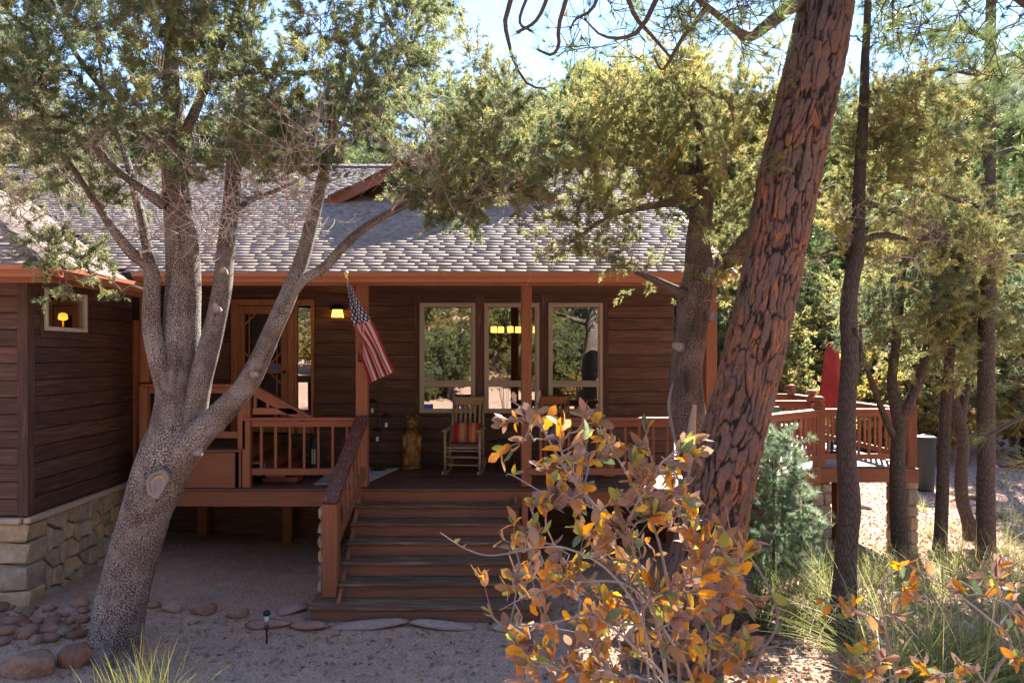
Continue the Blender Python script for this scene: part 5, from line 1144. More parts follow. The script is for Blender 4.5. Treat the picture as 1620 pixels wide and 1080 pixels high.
def shrub(name, label, org, stems, shoots, rng, nsingle, nleaf=5, Lr=(.032, .056)):
    T = thing(name, label, 'shrub', tuple(org)); o3 = np.array(org)
    link('stems', wood_mesh(stems, 'stems', M['shrub_twig'], o3, 8, .1), T)
    sk = np.concatenate(stems); BP, BR = grow(sk, shoots, rng, 7, .05, rmax=.008, rise=.4)
    BR = np.minimum(BR, .0045)
    TP, TR, _ = twigs(BP, BR, rng, 2, (.03, .10), .3, .25, 4, .0022)
    stp = [L[int(len(L)*.45):] for L in stems]
    a, b = tubes_batch(BP, BR, 6); c, d = tubes_batch(TP, TR, 5); x = link('twigs', mesh_np('twigs', np.concatenate([a, c])-o3, np.concatenate([b, d+len(a)]), M['shrub_twig'], True), T); x['kind'] = 'stuff'
    pos, dr = [], []
    for A in (BP, TP):
        for p in A:
            m = nleaf+int(rng.random() < .5)
            for k in range(m):
                t = .45+.55*rng.random() if k else 1.0; f = min(t*(len(p)-1), len(p)-1.001); i = int(f); q = p[i]+(p[i+1]-p[i])*(f-i); tn = p[i+1]-p[i]; tn = tn/(np.linalg.norm(tn)+1e-9); pos.append(q); dr.append(tn*.8+rng.normal(size=3)*.6+np.array([0, 0, .2]))
    for L in stp:
        for k in range(5):
            i = rng.integers(2, len(L)-1); pos.append(L[i, :3]); dr.append(rng.normal(size=3)*.7+np.array([0, 0, .4]))
    pos = np.array(pos); dr = np.array(dr); dist = np.linalg.norm(pos-np.array([0, 0, ZC]), axis=1)
    px = CX+F*pos[:, 0]/pos[:, 1]; py = CY-F*(pos[:, 2]-ZC)/pos[:, 1]; vis = (px > -20) & (px < 1640) & (py < 1100)
    order = np.argsort(np.where(vis, dist, 99)); B = basis(dr, rng)
    rest = []
    for n_, k in enumerate(order):
        L = Lr[0]+(Lr[1]-Lr[0])*rng.random(); R = np.stack([B[k][:, 0], B[k][:, 2], B[k][:, 1]], 1)
        if n_ < nsingle:
            mt = Matrix.Identity(4)
            for a_ in range(3):
                for b_ in range(3): mt[a_][b_] = R[a_, b_]*L
                mt[a_][3] = pos[k][a_]-o3[a_]
            link('leaf', LM[int(rng.integers(0, 4))], T, M=mt)
        else: rest.append((k, L, R))
    if rest:
        Vs, Qs, Rs = [], [], []; o = 0
        for k, L, R in rest:
            V, q = LG[k % 4]; Vs.append((V*L) @ R.T+pos[k]-o3); Qs.append(q+o); Rs.append(np.full(len(V), rng.random())); o += len(V)
        x = link('leaf_mass', mesh_np('leaf_mass', np.concatenate(Vs), np.concatenate(Qs), M['oakleaf_mass'], True, {'rnd': np.concatenate(Rs)}), T); x['kind'] = 'stuff'
    return T
rb1 = np.random.default_rng(700); YB = 1.95
gb = P(1110, 1080, YB); gb[2] = gz(gb[0], gb[1])
def st(rows, Y0=YB): 
    L = [[*P(r[0], r[1], Y0+(r[3] if len(r) > 3 else 0)), r[2]*Y0/F/2*.5] for r in rows]; f0 = np.array(L[0]); g0 = np.array([*gb, .008]); L = [list(g0), list(g0*.66+f0*.34+np.array([.02, 0, 0, 0])), list(g0*.3+f0*.7)]+L
    return resample(L, 6*len(L))
S1 = [st([(1055, 1080, 12), (1032, 960, 10), (1005, 880, 9), (955, 815, 8), (905, 758, 8), (877, 712, 7), (852, 668, 6), (826, 645, 5), (806, 632, 4)]),
      st([(1075, 1080, 12, .1), (1060, 950, 10, .1), (1040, 850, 9, .1), (1012, 790, 8, .1), (992, 750, 7, .1), (968, 710, 6, .1), (950, 676, 5, .1), (928, 640, 4, .1)]),
      st([(1120, 1060, 9, .15), (1125, 960, 8, .2), (1110, 880, 7, .2), (1090, 820, 6, .2), (1062, 770, 5, .2), (1040, 742, 4, .2)]),
      st([(1040, 1090, 9, -.2), (1010, 970, 8, -.25), (960, 900, 7, -.25), (900, 868, 6, -.25), (850, 866, 5, -.2), (780, 878, 5, -.2), (738, 868, 4, -.2), (696, 842, 3, -.2)]),
      st([(1060, 1100, 9, -.3), (1010, 1030, 8, -.35), (940, 975, 7, -.35), (870, 985, 6, -.35), (815, 990, 4, -.35)]),
      st([(1100, 1100, 10, -.1), (1060, 1010, 8, -.2), (1000, 930, 7, -.2), (930, 920, 5, -.2), (850, 935, 4, -.2), (790, 965, 3, -.2)]),
      st([(1000, 860, 6, .05), (930, 800, 6, .05), (880, 790, 5, .05), (812, 752, 4, .05), (800, 752, 3, .05)]),
      st([(1190, 1070, 9), (1230, 980, 7), (1200, 900, 6, .1), (1160, 850, 5, .1), (1148, 800, 4, .1)])]
SH1 = sample(rb1, 185, [(800, 960, 640, 760, .8), (960, 1100, 700, 800, .75), (790, 1130, 760, 880, 1.35), (830, 1180, 880, 1000, 1.7), (770, 860, 880, 1000, .5), (800, 1200, 1000, 1090, 1.6)], 1.65, 2.25)
shrub('autumn_shrub', 'shrub with mauve, orange and yellow autumn leaves on pale stems before the steps', gb, S1, SH1, rb1, 230)
gb = P(1480, 1080, 2.15); gb[2] = gz(gb[0], gb[1])
S2 = [st([(1560, 1090, 9), (1600, 1020, 8), (1560, 975, 7), (1500, 930, 6), (1455, 902, 4), (1440, 895, 3)], 2.15), st([(1420, 1090, 9), (1410, 1040, 8), (1395, 985, 6), (1360, 965, 5), (1330, 960, 3)], 2.15), st([(1640, 1060, 9), (1600, 965, 7), (1560, 930, 5), (1530, 905, 4)], 2.15), st([(1410, 1100, 8), (1330, 1050, 6), (1270, 1040, 4), (1230, 1060, 3)], 2.15), st([(1400, 990, 6, .1), (1395, 930, 5, .1), (1420, 895, 4, .1), (1440, 888, 3, .1)], 2.15)]
SH2 = sample(rb1, 24, [(1180, 1620, 1030, 1095, .9), (1240, 1330, 940, 1010, .7), (1380, 1480, 900, 1000, .6), (1520, 1640, 900, 1000, .9)], 1.85, 2.5)
shrub('autumn_shrub', 'low sprawling shrub with sparse orange leaves in front of the bunch grass', gb, S2, SH2, rb1, 150)

# ------------------------------------------------------------------ bunch grass: arching blades
def blades(rng, n, L, wd, spread, c, droop=.8, base=.12):
    K = 6; t = np.linspace(0, 1, K)[None, :, None]; a = rng.random(n)*6.283; lean = spread*rng.random(n)**.7; l = L*(.55+.6*rng.random(n))
    d = np.stack([np.cos(a)*lean, np.sin(a)*lean, np.ones(n)], 1); d /= np.linalg.norm(d, axis=1, keepdims=True)
    b = np.stack([rng.normal(size=n)*base, rng.normal(size=n)*base, np.zeros(n)], 1)+np.array(c); out = np.stack([np.cos(a), np.sin(a), np.zeros(n)], 1)
    p = b[:, None]+t*(d*l[:, None])[:, None]+t**2.2*((out*.45-np.array([0, 0, droop*.55]))*l[:, None]*lean[:, None])[:, None]
    s = np.cross(d, rng.normal(size=(n, 3))); s /= np.linalg.norm(s, axis=1, keepdims=True); w_ = wd*(1-t[..., 0])**.6*(.6+.6*rng.random(n))[:, None]+.0004
    V = np.stack([p-s[:, None]*w_[..., None]/2, p+s[:, None]*w_[..., None]/2], 2); V = V.reshape(n, K*2, 3); i = np.arange(K-1); q = np.stack([2*i, 2*i+1, 2*i+3, 2*i+2], 1)
    Q = (q[None]+(np.arange(n)*K*2)[:, None, None]).reshape(-1, 4); return V.reshape(-1, 3), Q, np.repeat(rng.random(n), K*2)
def clump(label, px, py, Y, n, L, wd, spread, mat, name='grass_clump', droop=.8, base=.12, group=None, seed=0, cat='grass'):
    r = np.random.default_rng(seed+int(px)); c = P(px, py, Y) if py else np.array([(px-CX)*Y/F, Y, 0]); c[2] = gz(c[0], c[1])-.02
    V, Q, R = blades(r, n, L, wd, spread, (0, 0, 0), droop, base); o = link(name, mesh_np(name, V, Q, M[mat], False, {'rnd': R}), None, tuple(c)); tag(o, label, cat, group); return o
clump('bright green grass tuft at the foot of the leaning juniper', 226, 0, 5.05, 240, .84, .007, .45, 'grass_bright', droop=1.1, base=.11)
clump('big arching bunch grass between the slim pine and the right shrub', 1450, 0, 5.9, 520, 1.25, .011, .95, 'grass', base=.22)
clump('pale bunch grass fanning out behind the slim pine', 1330, 0, 7.6, 340, 1.1, .011, 1.0, 'grass', base=.18)
clump('green bunch grass against the right deck pier', 1395, 0, 9.2, 220, .7, .010, .95, 'grass', base=.18)
clump('dense green bunch grass beyond the low shrub', 1570, 0, 6.2, 520, 1.25, .011, .95, 'grass', base=.25)
clump('dry bunch grass near the crooked juniper', 1530, 0, 9.0, 240, .9, .010, 1.0, 'grass', base=.2)
clump('thin wispy grass below the young conifer', 1235, 0, 8.1, 140, .95, .007, .9, 'grass', base=.16)
clump('long bunch grass near the edge of the low shrub', 1640, 0, 7.8, 300, 1.0, .010, 1.0, 'grass', base=.25)
clump('spiky yucca with straight green spears by the pine base', 1205, 0, 7.35, 70, .55, .016, .55, 'spear', 'yucca', .15, .04, cat='yucca')
for i, (px, Y, L) in enumerate(((1440, 11.2, .6), (1510, 10.2, .7), (1585, 11.0, .7), (1620, 9.0, .8), (1480, 8.6, .8), (1300, 8.6, .7), (1250, 7.4, .6), (1400, 7.9, .8), (1560, 14.8, .6), (1600, 13.2, .6), (1500, 12.5, .5), (1570, 13.5, .5), (1450, 14, .45), (1610, 12, .5), (1590, 16, .5), (1540, 11.8, .45), (1475, 12, .4), (1625, 10.5, .55), (1430, 9.9, .45), (1590, 9.4, .5), (1370, 10.2, .5), (1290, 9.7, .6))): clump('small dry grass tuft scattered under the trees beside the deck', px, 0, Y, 70, L, .009, .9, 'grass', base=.1, group='grass tufts under the trees', seed=i)
# pine spray reaching in from the right edge
r7 = np.random.default_rng(77); c7 = P(1680, 640, 5.0)
L7b = [limb([(1700, 600, 14), (1650, 640, 10), (1600, 668, 7), (1560, 690, 5)], 5.0, 16), limb([(1720, 740, 12), (1660, 725, 8), (1610, 735, 5)], 5.0, 12), limb([(1700, 560, 10), (1650, 580, 7), (1612, 600, 5)], 5.2, 12)]
PS = thing('pine_sapling', 'young pine whose long needled branches reach in front of the far trunks', 'sapling', tuple(P(1730, 900, 5.0)*np.array([1, 1, 0])+np.array([0, 0, gz(4.4, 5.0)])))
o7 = np.array(PS.location); tk7 = resample([[*o7, .05], [*P(1725, 740, 5.0), .035], [*P(1712, 560, 5.05), .022], [*P(1715, 400, 5.1), .01]], 20)
link('trunk', wood_mesh([tk7]+L7b, 'trunk', M['pine_twig'], o7), PS)
pe = np.concatenate([np.concatenate([L[5:, :3] for L in L7b])]); de = np.concatenate([np.gradient(L[:, :3], axis=0)[5:] for L in L7b]); de = de/np.linalg.norm(de, axis=1, keepdims=True)*.8+np.array([0, 0, .3])
V_, Q_, R_ = scatter([tuft(r7, 16, .22, .003, 1.1) for _ in range(3)], pe, de, .8+.4*r7.random(len(pe)), r7); x_ = link('needles', mesh_np('needles', V_-o7, Q_, M['pine'], False, {'rnd': R_*.6+.4}), PS); x_['kind'] = 'stuff'

# ------------------------------------------------------------------ stones
def rock_mesh(seed, flat=.6, sub=1, name='rock', mat='rock', rough=.22):
    import bmesh
    bm = bmesh.new(); bmesh.ops.create_icosphere(bm, subdivisions=sub, radius=1); V = np.array([v.co[:] for v in bm.verts]); F_ = np.array([[v.index for v in f.verts] for f in bm.faces]); bm.free()
    n = fbm(V*1.3+seed*3.7, 3)-.45; V = V*(1+rough*3*n[:, None]); 
    for k in range(9):                                # chop facets so it looks broken, not round
        r = np.random.default_rng(seed*10+k); d = r.normal(size=3); d /= np.linalg.norm(d); h = .50+.28*r.random(); e = V @ d-h; V = V-np.maximum(e, 0)[:, None]*d*.85
    V[:, 2] *= flat; return mesh_np(name, V, F_, M[mat], False)
RK_ = [rock_mesh(s, f, 2) for s, f in ((1, .5), (2, .4), (3, .6), (4, .45), (5, .32))]
BO_ = [rock_mesh(s, f, 3, 'boulder', 'rock', .26) for s, f in ((11, .55), (12, .6), (13, .45))]
rr = np.random.default_rng(31)
def rock(name, px, py, sx, sy, sz, label, group=None, mesh=None, Y=None, rz=None, cat='rock', sink=.35):
    if Y is None:                                     # where the sight line meets the ground
        Y = 8.0
        for _ in range(30): Y = (ZC-gz((px-CX)*Y/F, Y))*F/max(py-CY, 40)
    x = (px-CX)*Y/F; o = link(name, mesh or RK_[int(rr.integers(0, 5))], None, (x, Y, gz(x, Y)+sz*(1-2*sink)*.5), (rr.normal()*.08, rr.normal()*.08, rr.random()*6.28 if rz is None else rz), (sx, sy, sz)); return tag(o, label, cat, group)
rock('boulder', 45, 1062, .26, .20, .30, 'low reddish boulder beside the juniper trunk, left of the other boulder', mesh=BO_[0], rz=.3)
rock('boulder', 118, 1050, .19, .17, .30, 'dark red boulder with pale lichen touching the juniper trunk', mesh=BO_[1], rz=1.2)
for px, py, s, lab in ((272, 966, .13, 'tan angular edging stone near the juniper trunk'), (322, 970, .17, 'rounded red edging stone between two angular ones'), (376, 976, .15, 'flat red edging stone near the path light')):
    rock('edging_stone', px, py, s, s*.7, s*1.15, lab, rz=.2+rr.normal()*.3, sink=.3)
rock('edging_stone', 238, 958, .13, .1, .1, 'dark edging stone half hidden by the juniper trunk', rz=.1)
SLAB = [rock_mesh(s, .2, 2, 'flagstone', 'flag_stone', .12) for s in (21, 22, 23)]
for px, py, sx, sy, lab in ((425, 990, .30, .17, 'reddish flagstone behind the path light'), (462, 966, .22, .22, 'pinkish flagstone beside the bottom step'), (492, 992, .25, .15, 'red flagstone at the corner of the bottom step'), (590, 990, .50, .13, 'long pale flagstone lying along the bottom step'), (705, 992, .42, .12, 'grey flagstone lying along the bottom step'), (820, 994, .34, .13, 'dull flagstone at the right end of the bottom step')):
    rock('flagstone', px, py, sx, sy, .26, lab, mesh=SLAB[int(rr.integers(0, 3))], rz=rr.normal()*.12, cat='flagstone', sink=.42)
for i in range(58):
    px = -10+150*rr.random()**1.1; py = 962+58*rr.random()-max(0, px-90)*.25; s = .05+.06*rr.random()**1.5
    rock('river_stone', px, py, s*1.4, s, s*1.3, 'small reddish stone piled along the foot of the stone base', 'stones along the wing base', sink=.3, cat='stone')
for px, py, s in ((35, 1000, .13), (78, 998, .15), (10, 985, .12)): rock('river_stone', px, py, s*1.2, s*.6, s*.9, 'larger flat stone edging the stone pile by the wing', 'flat stones edging the pile', rz=.15, cat='stone')
for i in range(46):                                   # rubble bank under the deck
    x = 5.6+2.4*rr.random(); y = 14.2+2.6*rr.random(); s = .10+.13*rr.random(); o = link('rubble_stone', RK_[int(rr.integers(0, 5))], None, (x, y, gz(x, y)+.02+.17*max(0, y-14.6)), (rr.normal()*.3, rr.normal()*.3, rr.random()*6), (s*1.3, s, s)); tag(o, 'broken stone in the rubble bank under the side deck', 'stone', 'rubble under the deck')
bk = MB(); 
for px, py, Y, s, lab in ((1570, 800, 13.5, .24, 'squarish tan boulder on the sunny slope beside the deck'), (1545, 765, 15, .2, 'grey boulder on the slope behind the tan one'), (1495, 850, 10.9, .22, 'long flat pinkish stone lying near the thin junipers'), (1600, 735, 18, .25, 'pale boulder far up the sunny slope'), (1360, 870, 10.6, .2, 'flat stone at the foot of the deck piers'), (1450, 905, 9.8, .17, 'brown stone in the grass by the forked juniper'), (1290, 905, 9.6, .16, 'brown stone beside the young conifer')): rock('boulder', px, py, s*1.2, s*.8, s*.9, lab, Y=Y, mesh=BO_[int(rr.integers(0, 3))], sink=.3)

# ------------------------------------------------------------------ gravel and leaf litter nobody could count
rg = np.random.default_rng(66)
OCT = (np.array([(1, 0, 0), (-1, 0, 0), (0, 1, 0), (0, -1, 0), (0, 0, .7), (0, 0, -.7)])*1.0, np.array([(0, 2, 4), (2, 1, 4), (1, 3, 4), (3, 0, 4), (2, 0, 5), (1, 2, 5), (3, 1, 5), (0, 3, 5)]))
N = 14000; Yg = 4.4+rg.random(N)**1.5*9; Xg = (-60+rg.random(N)*1760-CX)*Yg/F; zg = ground(Xg, Yg); sc = .004+.010*rg.random(N)**3
V_, Q_, R_ = scatter([OCT], np.stack([Xg, Yg, zg+sc*.3], 1), np.tile([0, 0, 1.], (N, 1))+rg.normal(size=(N, 3))*.3, sc, rg); x_ = link('gravel', mesh_np('gravel', V_, Q_, M['pebble'], False, {'rnd': R_})); tag(x_, 'loose reddish gravel scattered over the ground', 'gravel', kind='stuff')
N = 34000; Yg = 5.2+rg.random(N)**1.3*16; pxg = 840+rg.random(N)**.8*860; Xg = (pxg-CX)*Yg/F; keep = ((Xg > 3.3) | (Yg < 8.9)) & ((Xg > .9)); k2 = rg.random(N) < .04; Xg = np.where(k2, -5+rg.random(N)*7, Xg); Yg = np.where(k2, 4.6+rg.random(N)*3.2, Yg); keep |= k2; Xg, Yg = Xg[keep], Yg[keep]; N = len(Xg); zg = ground(Xg, Yg)
LT = [(V*np.array([1, 1, 1])-np.array([0, .5, 0]), q) for V, q in LG]; LT = [(V[:, [0, 1, 2]], q) for V, q in LT]
V_, Q_, R_ = scatter(LT, np.stack([Xg, Yg, zg+.012], 1), np.tile([0, 0, 1.], (N, 1))+rg.normal(size=(N, 3))*.35, .035+.04*rg.random(N), rg); x_ = link('leaf_litter', mesh_np('leaf_litter', V_, Q_, M['litter'], False, {'rnd': R_})); tag(x_, 'dry fallen leaves and needles littering the ground under the trees', 'leaf litter', kind='stuff')
NL = [(np.array([(-.5, -.012, 0), (.5, -.006, .03), (.5, .006, .03), (-.5, .012, 0)]), np.array([(0, 1, 2, 3)]))]
N = 9000; Yg = 4.6+rg.random(N)**1.2*6; Xg = (-40+rg.random(N)*1740-CX)*Yg/F; kp = fbm(np.stack([Xg*1.1, Yg*1.1, Xg*0], 1), 3) > .40; Xg, Yg = Xg[kp], Yg[kp]; N = len(Xg)
V_, Q_, R_ = scatter(NL, np.stack([Xg, Yg, ground(Xg, Yg)+.008], 1), np.tile([0, 0, 1.], (N, 1))+rg.normal(size=(N, 3))*.12, .06+.12*rg.random(N), rg, rg.random(N)*.6); x_ = link('needle_litter', mesh_np('needle_litter', V_, Q_, M['litter'], False, {'rnd': R_})); tag(x_, 'fallen brown needles and thin twigs lying on the bare ground', 'needle litter', kind='stuff')
# ------------------------------------------------------------------ things on the porch
def rocker(name, label, loc, rz, back='pale'):
    T = thing(name, label, 'rocking chair', loc, None, rz); W, D = .52, .46
    pz = lambda nm, a, b, r: MB().tube([a, b], [r, r*.92], 8).build(nm, M[back+'_z'], T, True)
    for s in (-1, 1):
        x = s*W/2
        rk = [(x, -.42, .075), (x, -.25, .022), (x, -.02, .012), (x, .22, .03), (x, .44, .10), (x, .52, .15)]; m = MB()
        c = resample(rk, 12)
        for i in range(11): m.bar(c[i], c[i+1]+(c[i+1]-c[i])*.08, .028, .042)
        m.build('rocker', M[back+'_y'], T)
        pz('leg', (x, -.22, .045), (x, -.235, .66), .021); pz('leg', (x, .20, .05), (x, .235, .46), .021)
        pz('back_post', (x*.96, .225, .44), (x*.88, .46, 1.14), .021)
        MB().box(x-.045, x+.045, -.30, .27, .655, .682, .01).build('armrest', M[back+'_y'], T)
        for z in (.17, .30): pz('stretcher', (x, -.22, z), (x, .21, z+.01), .011)
    for z in (.16, .28, .37): pz('stretcher', (-W/2, -.222, z), (W/2, -.222, z), .012)
    for z in (.2, .36): pz('stretcher', (-W/2, .21, z), (W/2, .21, z), .012)
    for i in range(7): y = -.24+i*.075; MB().box(-W/2+.02, W/2-.02, y, y+.062, .405-.02*math.sin(i/6*3.14), .425-.02*math.sin(i/6*3.14), .005).build('seat_slat', M[back+'_x'], T)
    lean = lambda z: .225+(z-.44)*.336
    for z, h in ((.52, .05), (1.07, .13)): MB().bar((-W/2*.93, lean(z), z), (W/2*.93, lean(z), z), .026, h, bev=.006).build('back_rail', M[back+'_x'], T)
    for i in range(6): x = -.19+i*.076; MB().bar((x, lean(.545)-.004, .545), (x*.97, lean(1.0)-.004, 1.005), .034, .016, (0, 1, 0), .003).build('back_slat', M[back+'_z'], T)
    return T
p = P(735, 742, 10.35); RC1 = rocker('rocking_chair', 'pale slatted rocking chair with a striped cushion against the porch windows', (p[0], 10.35, ZD+.003), math.radians(-7))
p = P(885, 742, 10.5); RC2 = rocker('rocking_chair', 'brown rocking chair behind the porch railing, under the third window', (p[0], 10.5, ZD+.003), math.radians(6), 'cedar')
def stripes():
    s = NT('striped_blanket_cloth'); tc = s.n('SeparateXYZ'); s.set(tc, 0, (s.n('TexCoord'), 3)); f = s.math('FRACT', s.math('ADD', s.math('MULTIPLY', (tc, 0), 2.9), .5))
    c = s.ramp(f, [(0, (.30, .02, .02, 1)), (.12, (.45, .06, .03, 1)), (.22, (.55, .22, .10, 1)), (.34, (.40, .26, .12, 1)), (.44, (.20, .17, .09, 1)), (.52, (.35, .02, .03, 1)), (.66, (.50, .14, .06, 1)), (.78, (.45, .28, .14, 1)), (.9, (.50, .05, .03, 1))], 'CONSTANT')
    s.set(s.bs, 'Base Color', c); s.bs.inputs['Roughness'].default_value = .95; s.bump(s.noise((s.n('TexCoord'), 3), 160, 3), .3, .003); return s.m
M['stripe'] = stripes()
def cushion(name, label, w_, h_, d_, M4):
    n = 14; u = np.linspace(-1, 1, n); U, Vv = np.meshgrid(u, u); e = np.clip(1-np.maximum(np.abs(U), np.abs(Vv))**4, 0, 1)**.5; pin = 1-.06*np.abs(U*Vv)
    A = np.stack([U*w_/2*pin, -d_/2*e, Vv*h_/2*pin], -1).reshape(-1, 3); B = A*np.array([1, -1, 1]); i = np.arange(n-1)[:, None]*n+np.arange(n-1)[None]; q = np.stack([i, i+1, i+n+1, i+n], -1).reshape(-1, 4)
    o = link(name, mesh_np(name, np.concatenate([A, B]), np.concatenate([q, q[:, ::-1]+n*n]), M['stripe'], True)); o.matrix_world = M4; return tag(o, label, 'cushion')
cushion('cushion', 'red and tan striped cushion standing on the pale rocking chair seat', .44, .32, .11, Matrix.Translation(RC1.location) @ Matrix.Rotation(math.radians(-7), 4, 'Z') @ Matrix.Translation((0, .175, .60)) @ Matrix.Rotation(math.radians(-18), 4, 'X'))
# side table leg seen between the chairs
p = P(800, 745, 10.3); t_ = thing('side_table', 'small dark side table between the two rocking chairs', 'table', (p[0], 10.45, ZD+.003))
MB().lathe([(.20, .46), (.21, .465), (.21, .485), (.20, .49)], (0, 0, 0), 18).build('table_top', M['black_metal'], t_)
for k in range(3): a = k*2.094+.6; MB().tube([(.16*math.cos(a), .16*math.sin(a), 0), (.10*math.cos(a), .10*math.sin(a), .46)], .011, 7).build('leg', M['black_metal'], t_)
# carved bears
def carved():
    s = NT('carved_varnished_wood'); m = s.mapped((3, 3, 1.1), rnd=False); n = s.noise(m, 9, 5, .7); c = s.ramp(n, [(.32, (.035, .015, .008, 1)), (.5, (.22, .095, .022, 1)), (.72, (.42, .20, .045, 1))]); s.set(s.bs, 'Base Color', c); s.bs.inputs['Roughness'].default_value = .3; s.bump(n, .6, .01); return s.m
M['carved'] = carved()
def carved_bear(label, loc, h, rz):
    T = thing('carved_bear', label, 'statue', loc, None, rz); S = h/.88
    def lump(nm, prof, c, sx=1, sy=1, n=18):
        m = MB(); m.lathe(np.array(prof)*S, np.array(c)*S, n, sx=sx, sy=sy); me = m.mesh(nm, M['carved'], True)
        co = np.array([v.co[:] for v in me.vertices]); d = fbm(co*14+3, 3)-.45; nrm = co-np.array(c)*S; nrm[:, 2] *= .2; nrm /= np.linalg.norm(nrm, axis=1, keepdims=True)+1e-6; co = co+nrm*d[:, None]*.035*S; me.vertices.foreach_set('co', co.astype(np.float32).ravel()); me.update(); return link(nm, me, T)
    lump('body', [(.02, .05), (.13, .06), (.15, .14), (.155, .26), (.15, .38), (.14, .48), (.12, .56), (.09, .62), (.02, .64)], (0, 0, 0), 1, .85, 22)
    lump('head', [(.01, 0), (.07, .02), (.105, .08), (.105, .14), (.08, .20), (.02, .225)], (0, -.02, .63), 1, .95)
    lump('muzzle', [(.01, 0), (.045, .01), (.055, .04), (.04, .07), (.01, .08)], (0, -.115, .67), 1, 1.1)
    for s in (-1, 1):
        lump('ear', [(.005, 0), (.03, .01), (.034, .035), (.015, .06), (.003, .064)], (s*.075, -.01, .815), 1, .6, 12)
        lump('arm', [(.01, 0), (.045, .02), (.055, .1), (.06, .2), (.04, .26), (.01, .27)], (s*.115, -.08, .30), .9, .9, 14)
        lump('leg', [(.01, 0), (.07, .005), (.075, .05), (.07, .14), (.04, .2), (.01, .21)], (s*.075, -.05, .045), 1, 1.1, 14)
    lump('plinth', [(.02, 0), (.16, .001), (.17, .03), (.16, .06), (.02, .062)], (0, 0, 0), 1, .9, 20)
    return T
p = P(652, 740, 10.75); carved_bear('carved wooden bear statue standing against the wall beside the hanging lanterns', (p[0], 10.75, ZD+.003), .86, .05)
p = P(962, 748, 10.0); carved_bear('lighter carved wooden bear behind the right porch railing', (p[0], 10.1, ZD+.003), .66, -.2)
# lanterns on a black stand
ls = thing('lantern_stand', 'thin black iron stand with hooks in the corner beside the porch post', 'stand', (P(598, 735, 10.6)[0], 10.62, ZD+.003))
MB().tube([(0, 0, 0), (0, 0, 1.28)], .010, 8).build('pole', M['black_metal'], ls); MB().lathe([(.14, 0), (.14, .012), (.02, .03)], (0, 0, 0), 16).build('base', M['black_metal'], ls)
sp = [(-.10, -.06, 1.18, 584, 683), (-.07, .0, 1.20, 589, 640), (.14, -.03, 1.0, 612, 660), (.0, -.1, .78, 596, 685)]
for i, (px, py) in enumerate(((589, 643), (611, 666), (597, 688), (581, 682))):
    q = P(px, py, 10.52); L = thing('hanging_lantern', ('black lantern with a pale candle, topmost on the iron stand', 'black lantern with a pale candle, on the stand side towards the carved bear', 'black lantern with a pale candle, low on the iron stand', 'black lantern with a pale candle, half behind the porch post')[i], 'lantern', tuple(q-np.array([0, 0, .11])), 'lanterns on the iron stand')
    a = .055
    MB().box(-a-.01, a+.01, -a-.01, a+.01, 0, .014, .003).build('base', M['black_metal'], L)
    for sx in (-1, 1):
        for sy in (-1, 1): MB().box(sx*a-.005, sx*a+.005, sy*a-.005, sy*a+.005, .014, .17).build('frame_bar', M['black_metal'], L)
    MB().lathe([(.085, .17), (.08, .182), (.03, .225), (.012, .235), (.008, .25)], (0, 0, 0), 4).build('roof', M['black_metal'], L)
    m = MB(); m.lathe([(.028, .245), (.028, .252)], (0, 0, 0), 10); MB().tube([(-.02, 0, .25), (-.014, 0, .275), (0, 0, .285), (.014, 0, .275), (.02, 0, .25)], .004, 5).build('ring', M['black_metal'], L)
    MB().lathe([(.022, .016), (.022, .085), (.004, .09)], (0, 0, 0), 12).build('candle', M['white'], L)
    bs = Vector(q)-ls.location; MB().tube([(0, 0, min(1.26, bs.z+.26)), (bs.x*.5, bs.y*.5, min(1.30, bs.z+.30)), (bs.x, bs.y, bs.z+.18)], .005, 6).build('hook', M['black_metal'], ls)
# mat, wall lantern, tower heater, bowls
q = [P(583, 768, 9.42), P(582, 738, 10.85), P(634, 737, 10.88), P(600, 757, 9.85)]
m = MB(); V = [(a[0], a[1], ZD+.004) for a in q]; V = [(-2.35, 9.45, ZD+.004), (-1.66, 9.5, ZD+.004), (-1.33, 10.75, ZD+.004), (-2.35, 10.8, ZD+.004)]; m.add(V+[(a, b, c+.012) for a, b, c in V], [[4, 5, 6, 7], [0, 1, 5, 4], [1, 2, 6, 5], [2, 3, 7, 6], [3, 0, 4, 7]]); tag(m.build('door_mat', M['mat_rug']), 'pale grey woven mat lying on the porch boards beside the post', 'mat')
q = P(534, 497, 10.98); WL = thing('wall_lantern', 'lit amber wall lantern between the door and the porch post', 'lamp', tuple(q))
MB().box(-.05, .05, .05, .118, -.02, .16, .005).build('back_plate', M['black_metal'], WL); MB().lathe([(.16, .07), (.155, .085), (.05, .14), (.02, .15)], (0, 0, 0), 4).build('hood', M['black_metal'], WL).rotation_euler = (0, 0, math.radians(45))
MB().lathe([(.118, -.055), (.092, .069)], (0, 0, 0), 4).build('lamp_shade', M['amber_dim'], WL).rotation_euler = (0, 0, math.radians(45))
for z, r_ in ((-.062, .122),): MB().lathe([(r_, z), (r_, z+.008)], (0, 0, 0), 4).build('rim', M['black_metal'], WL).rotation_euler = (0, 0, math.radians(45))
q = P(499, 738, 10.1); TH = thing('tower_fan', 'black tower fan with pale vents behind the left porch railing', 'fan', (q[0], 10.1, ZD+.003))
MB().lathe([(.10, 0), (.10, .02), (.07, .04), (.075, .06), (.085, .3), (.08, .56), (.05, .60), (.005, .61)], (0, 0, 0), 18).build('housing', M['black_metal'], TH, True)
for i in range(7):
    for j in (0, 1): MB().box(-.035+j*.035, -.012+j*.035, -.089, -.083, .20+i*.032, .217+i*.032).build('vent', M['white'], TH)
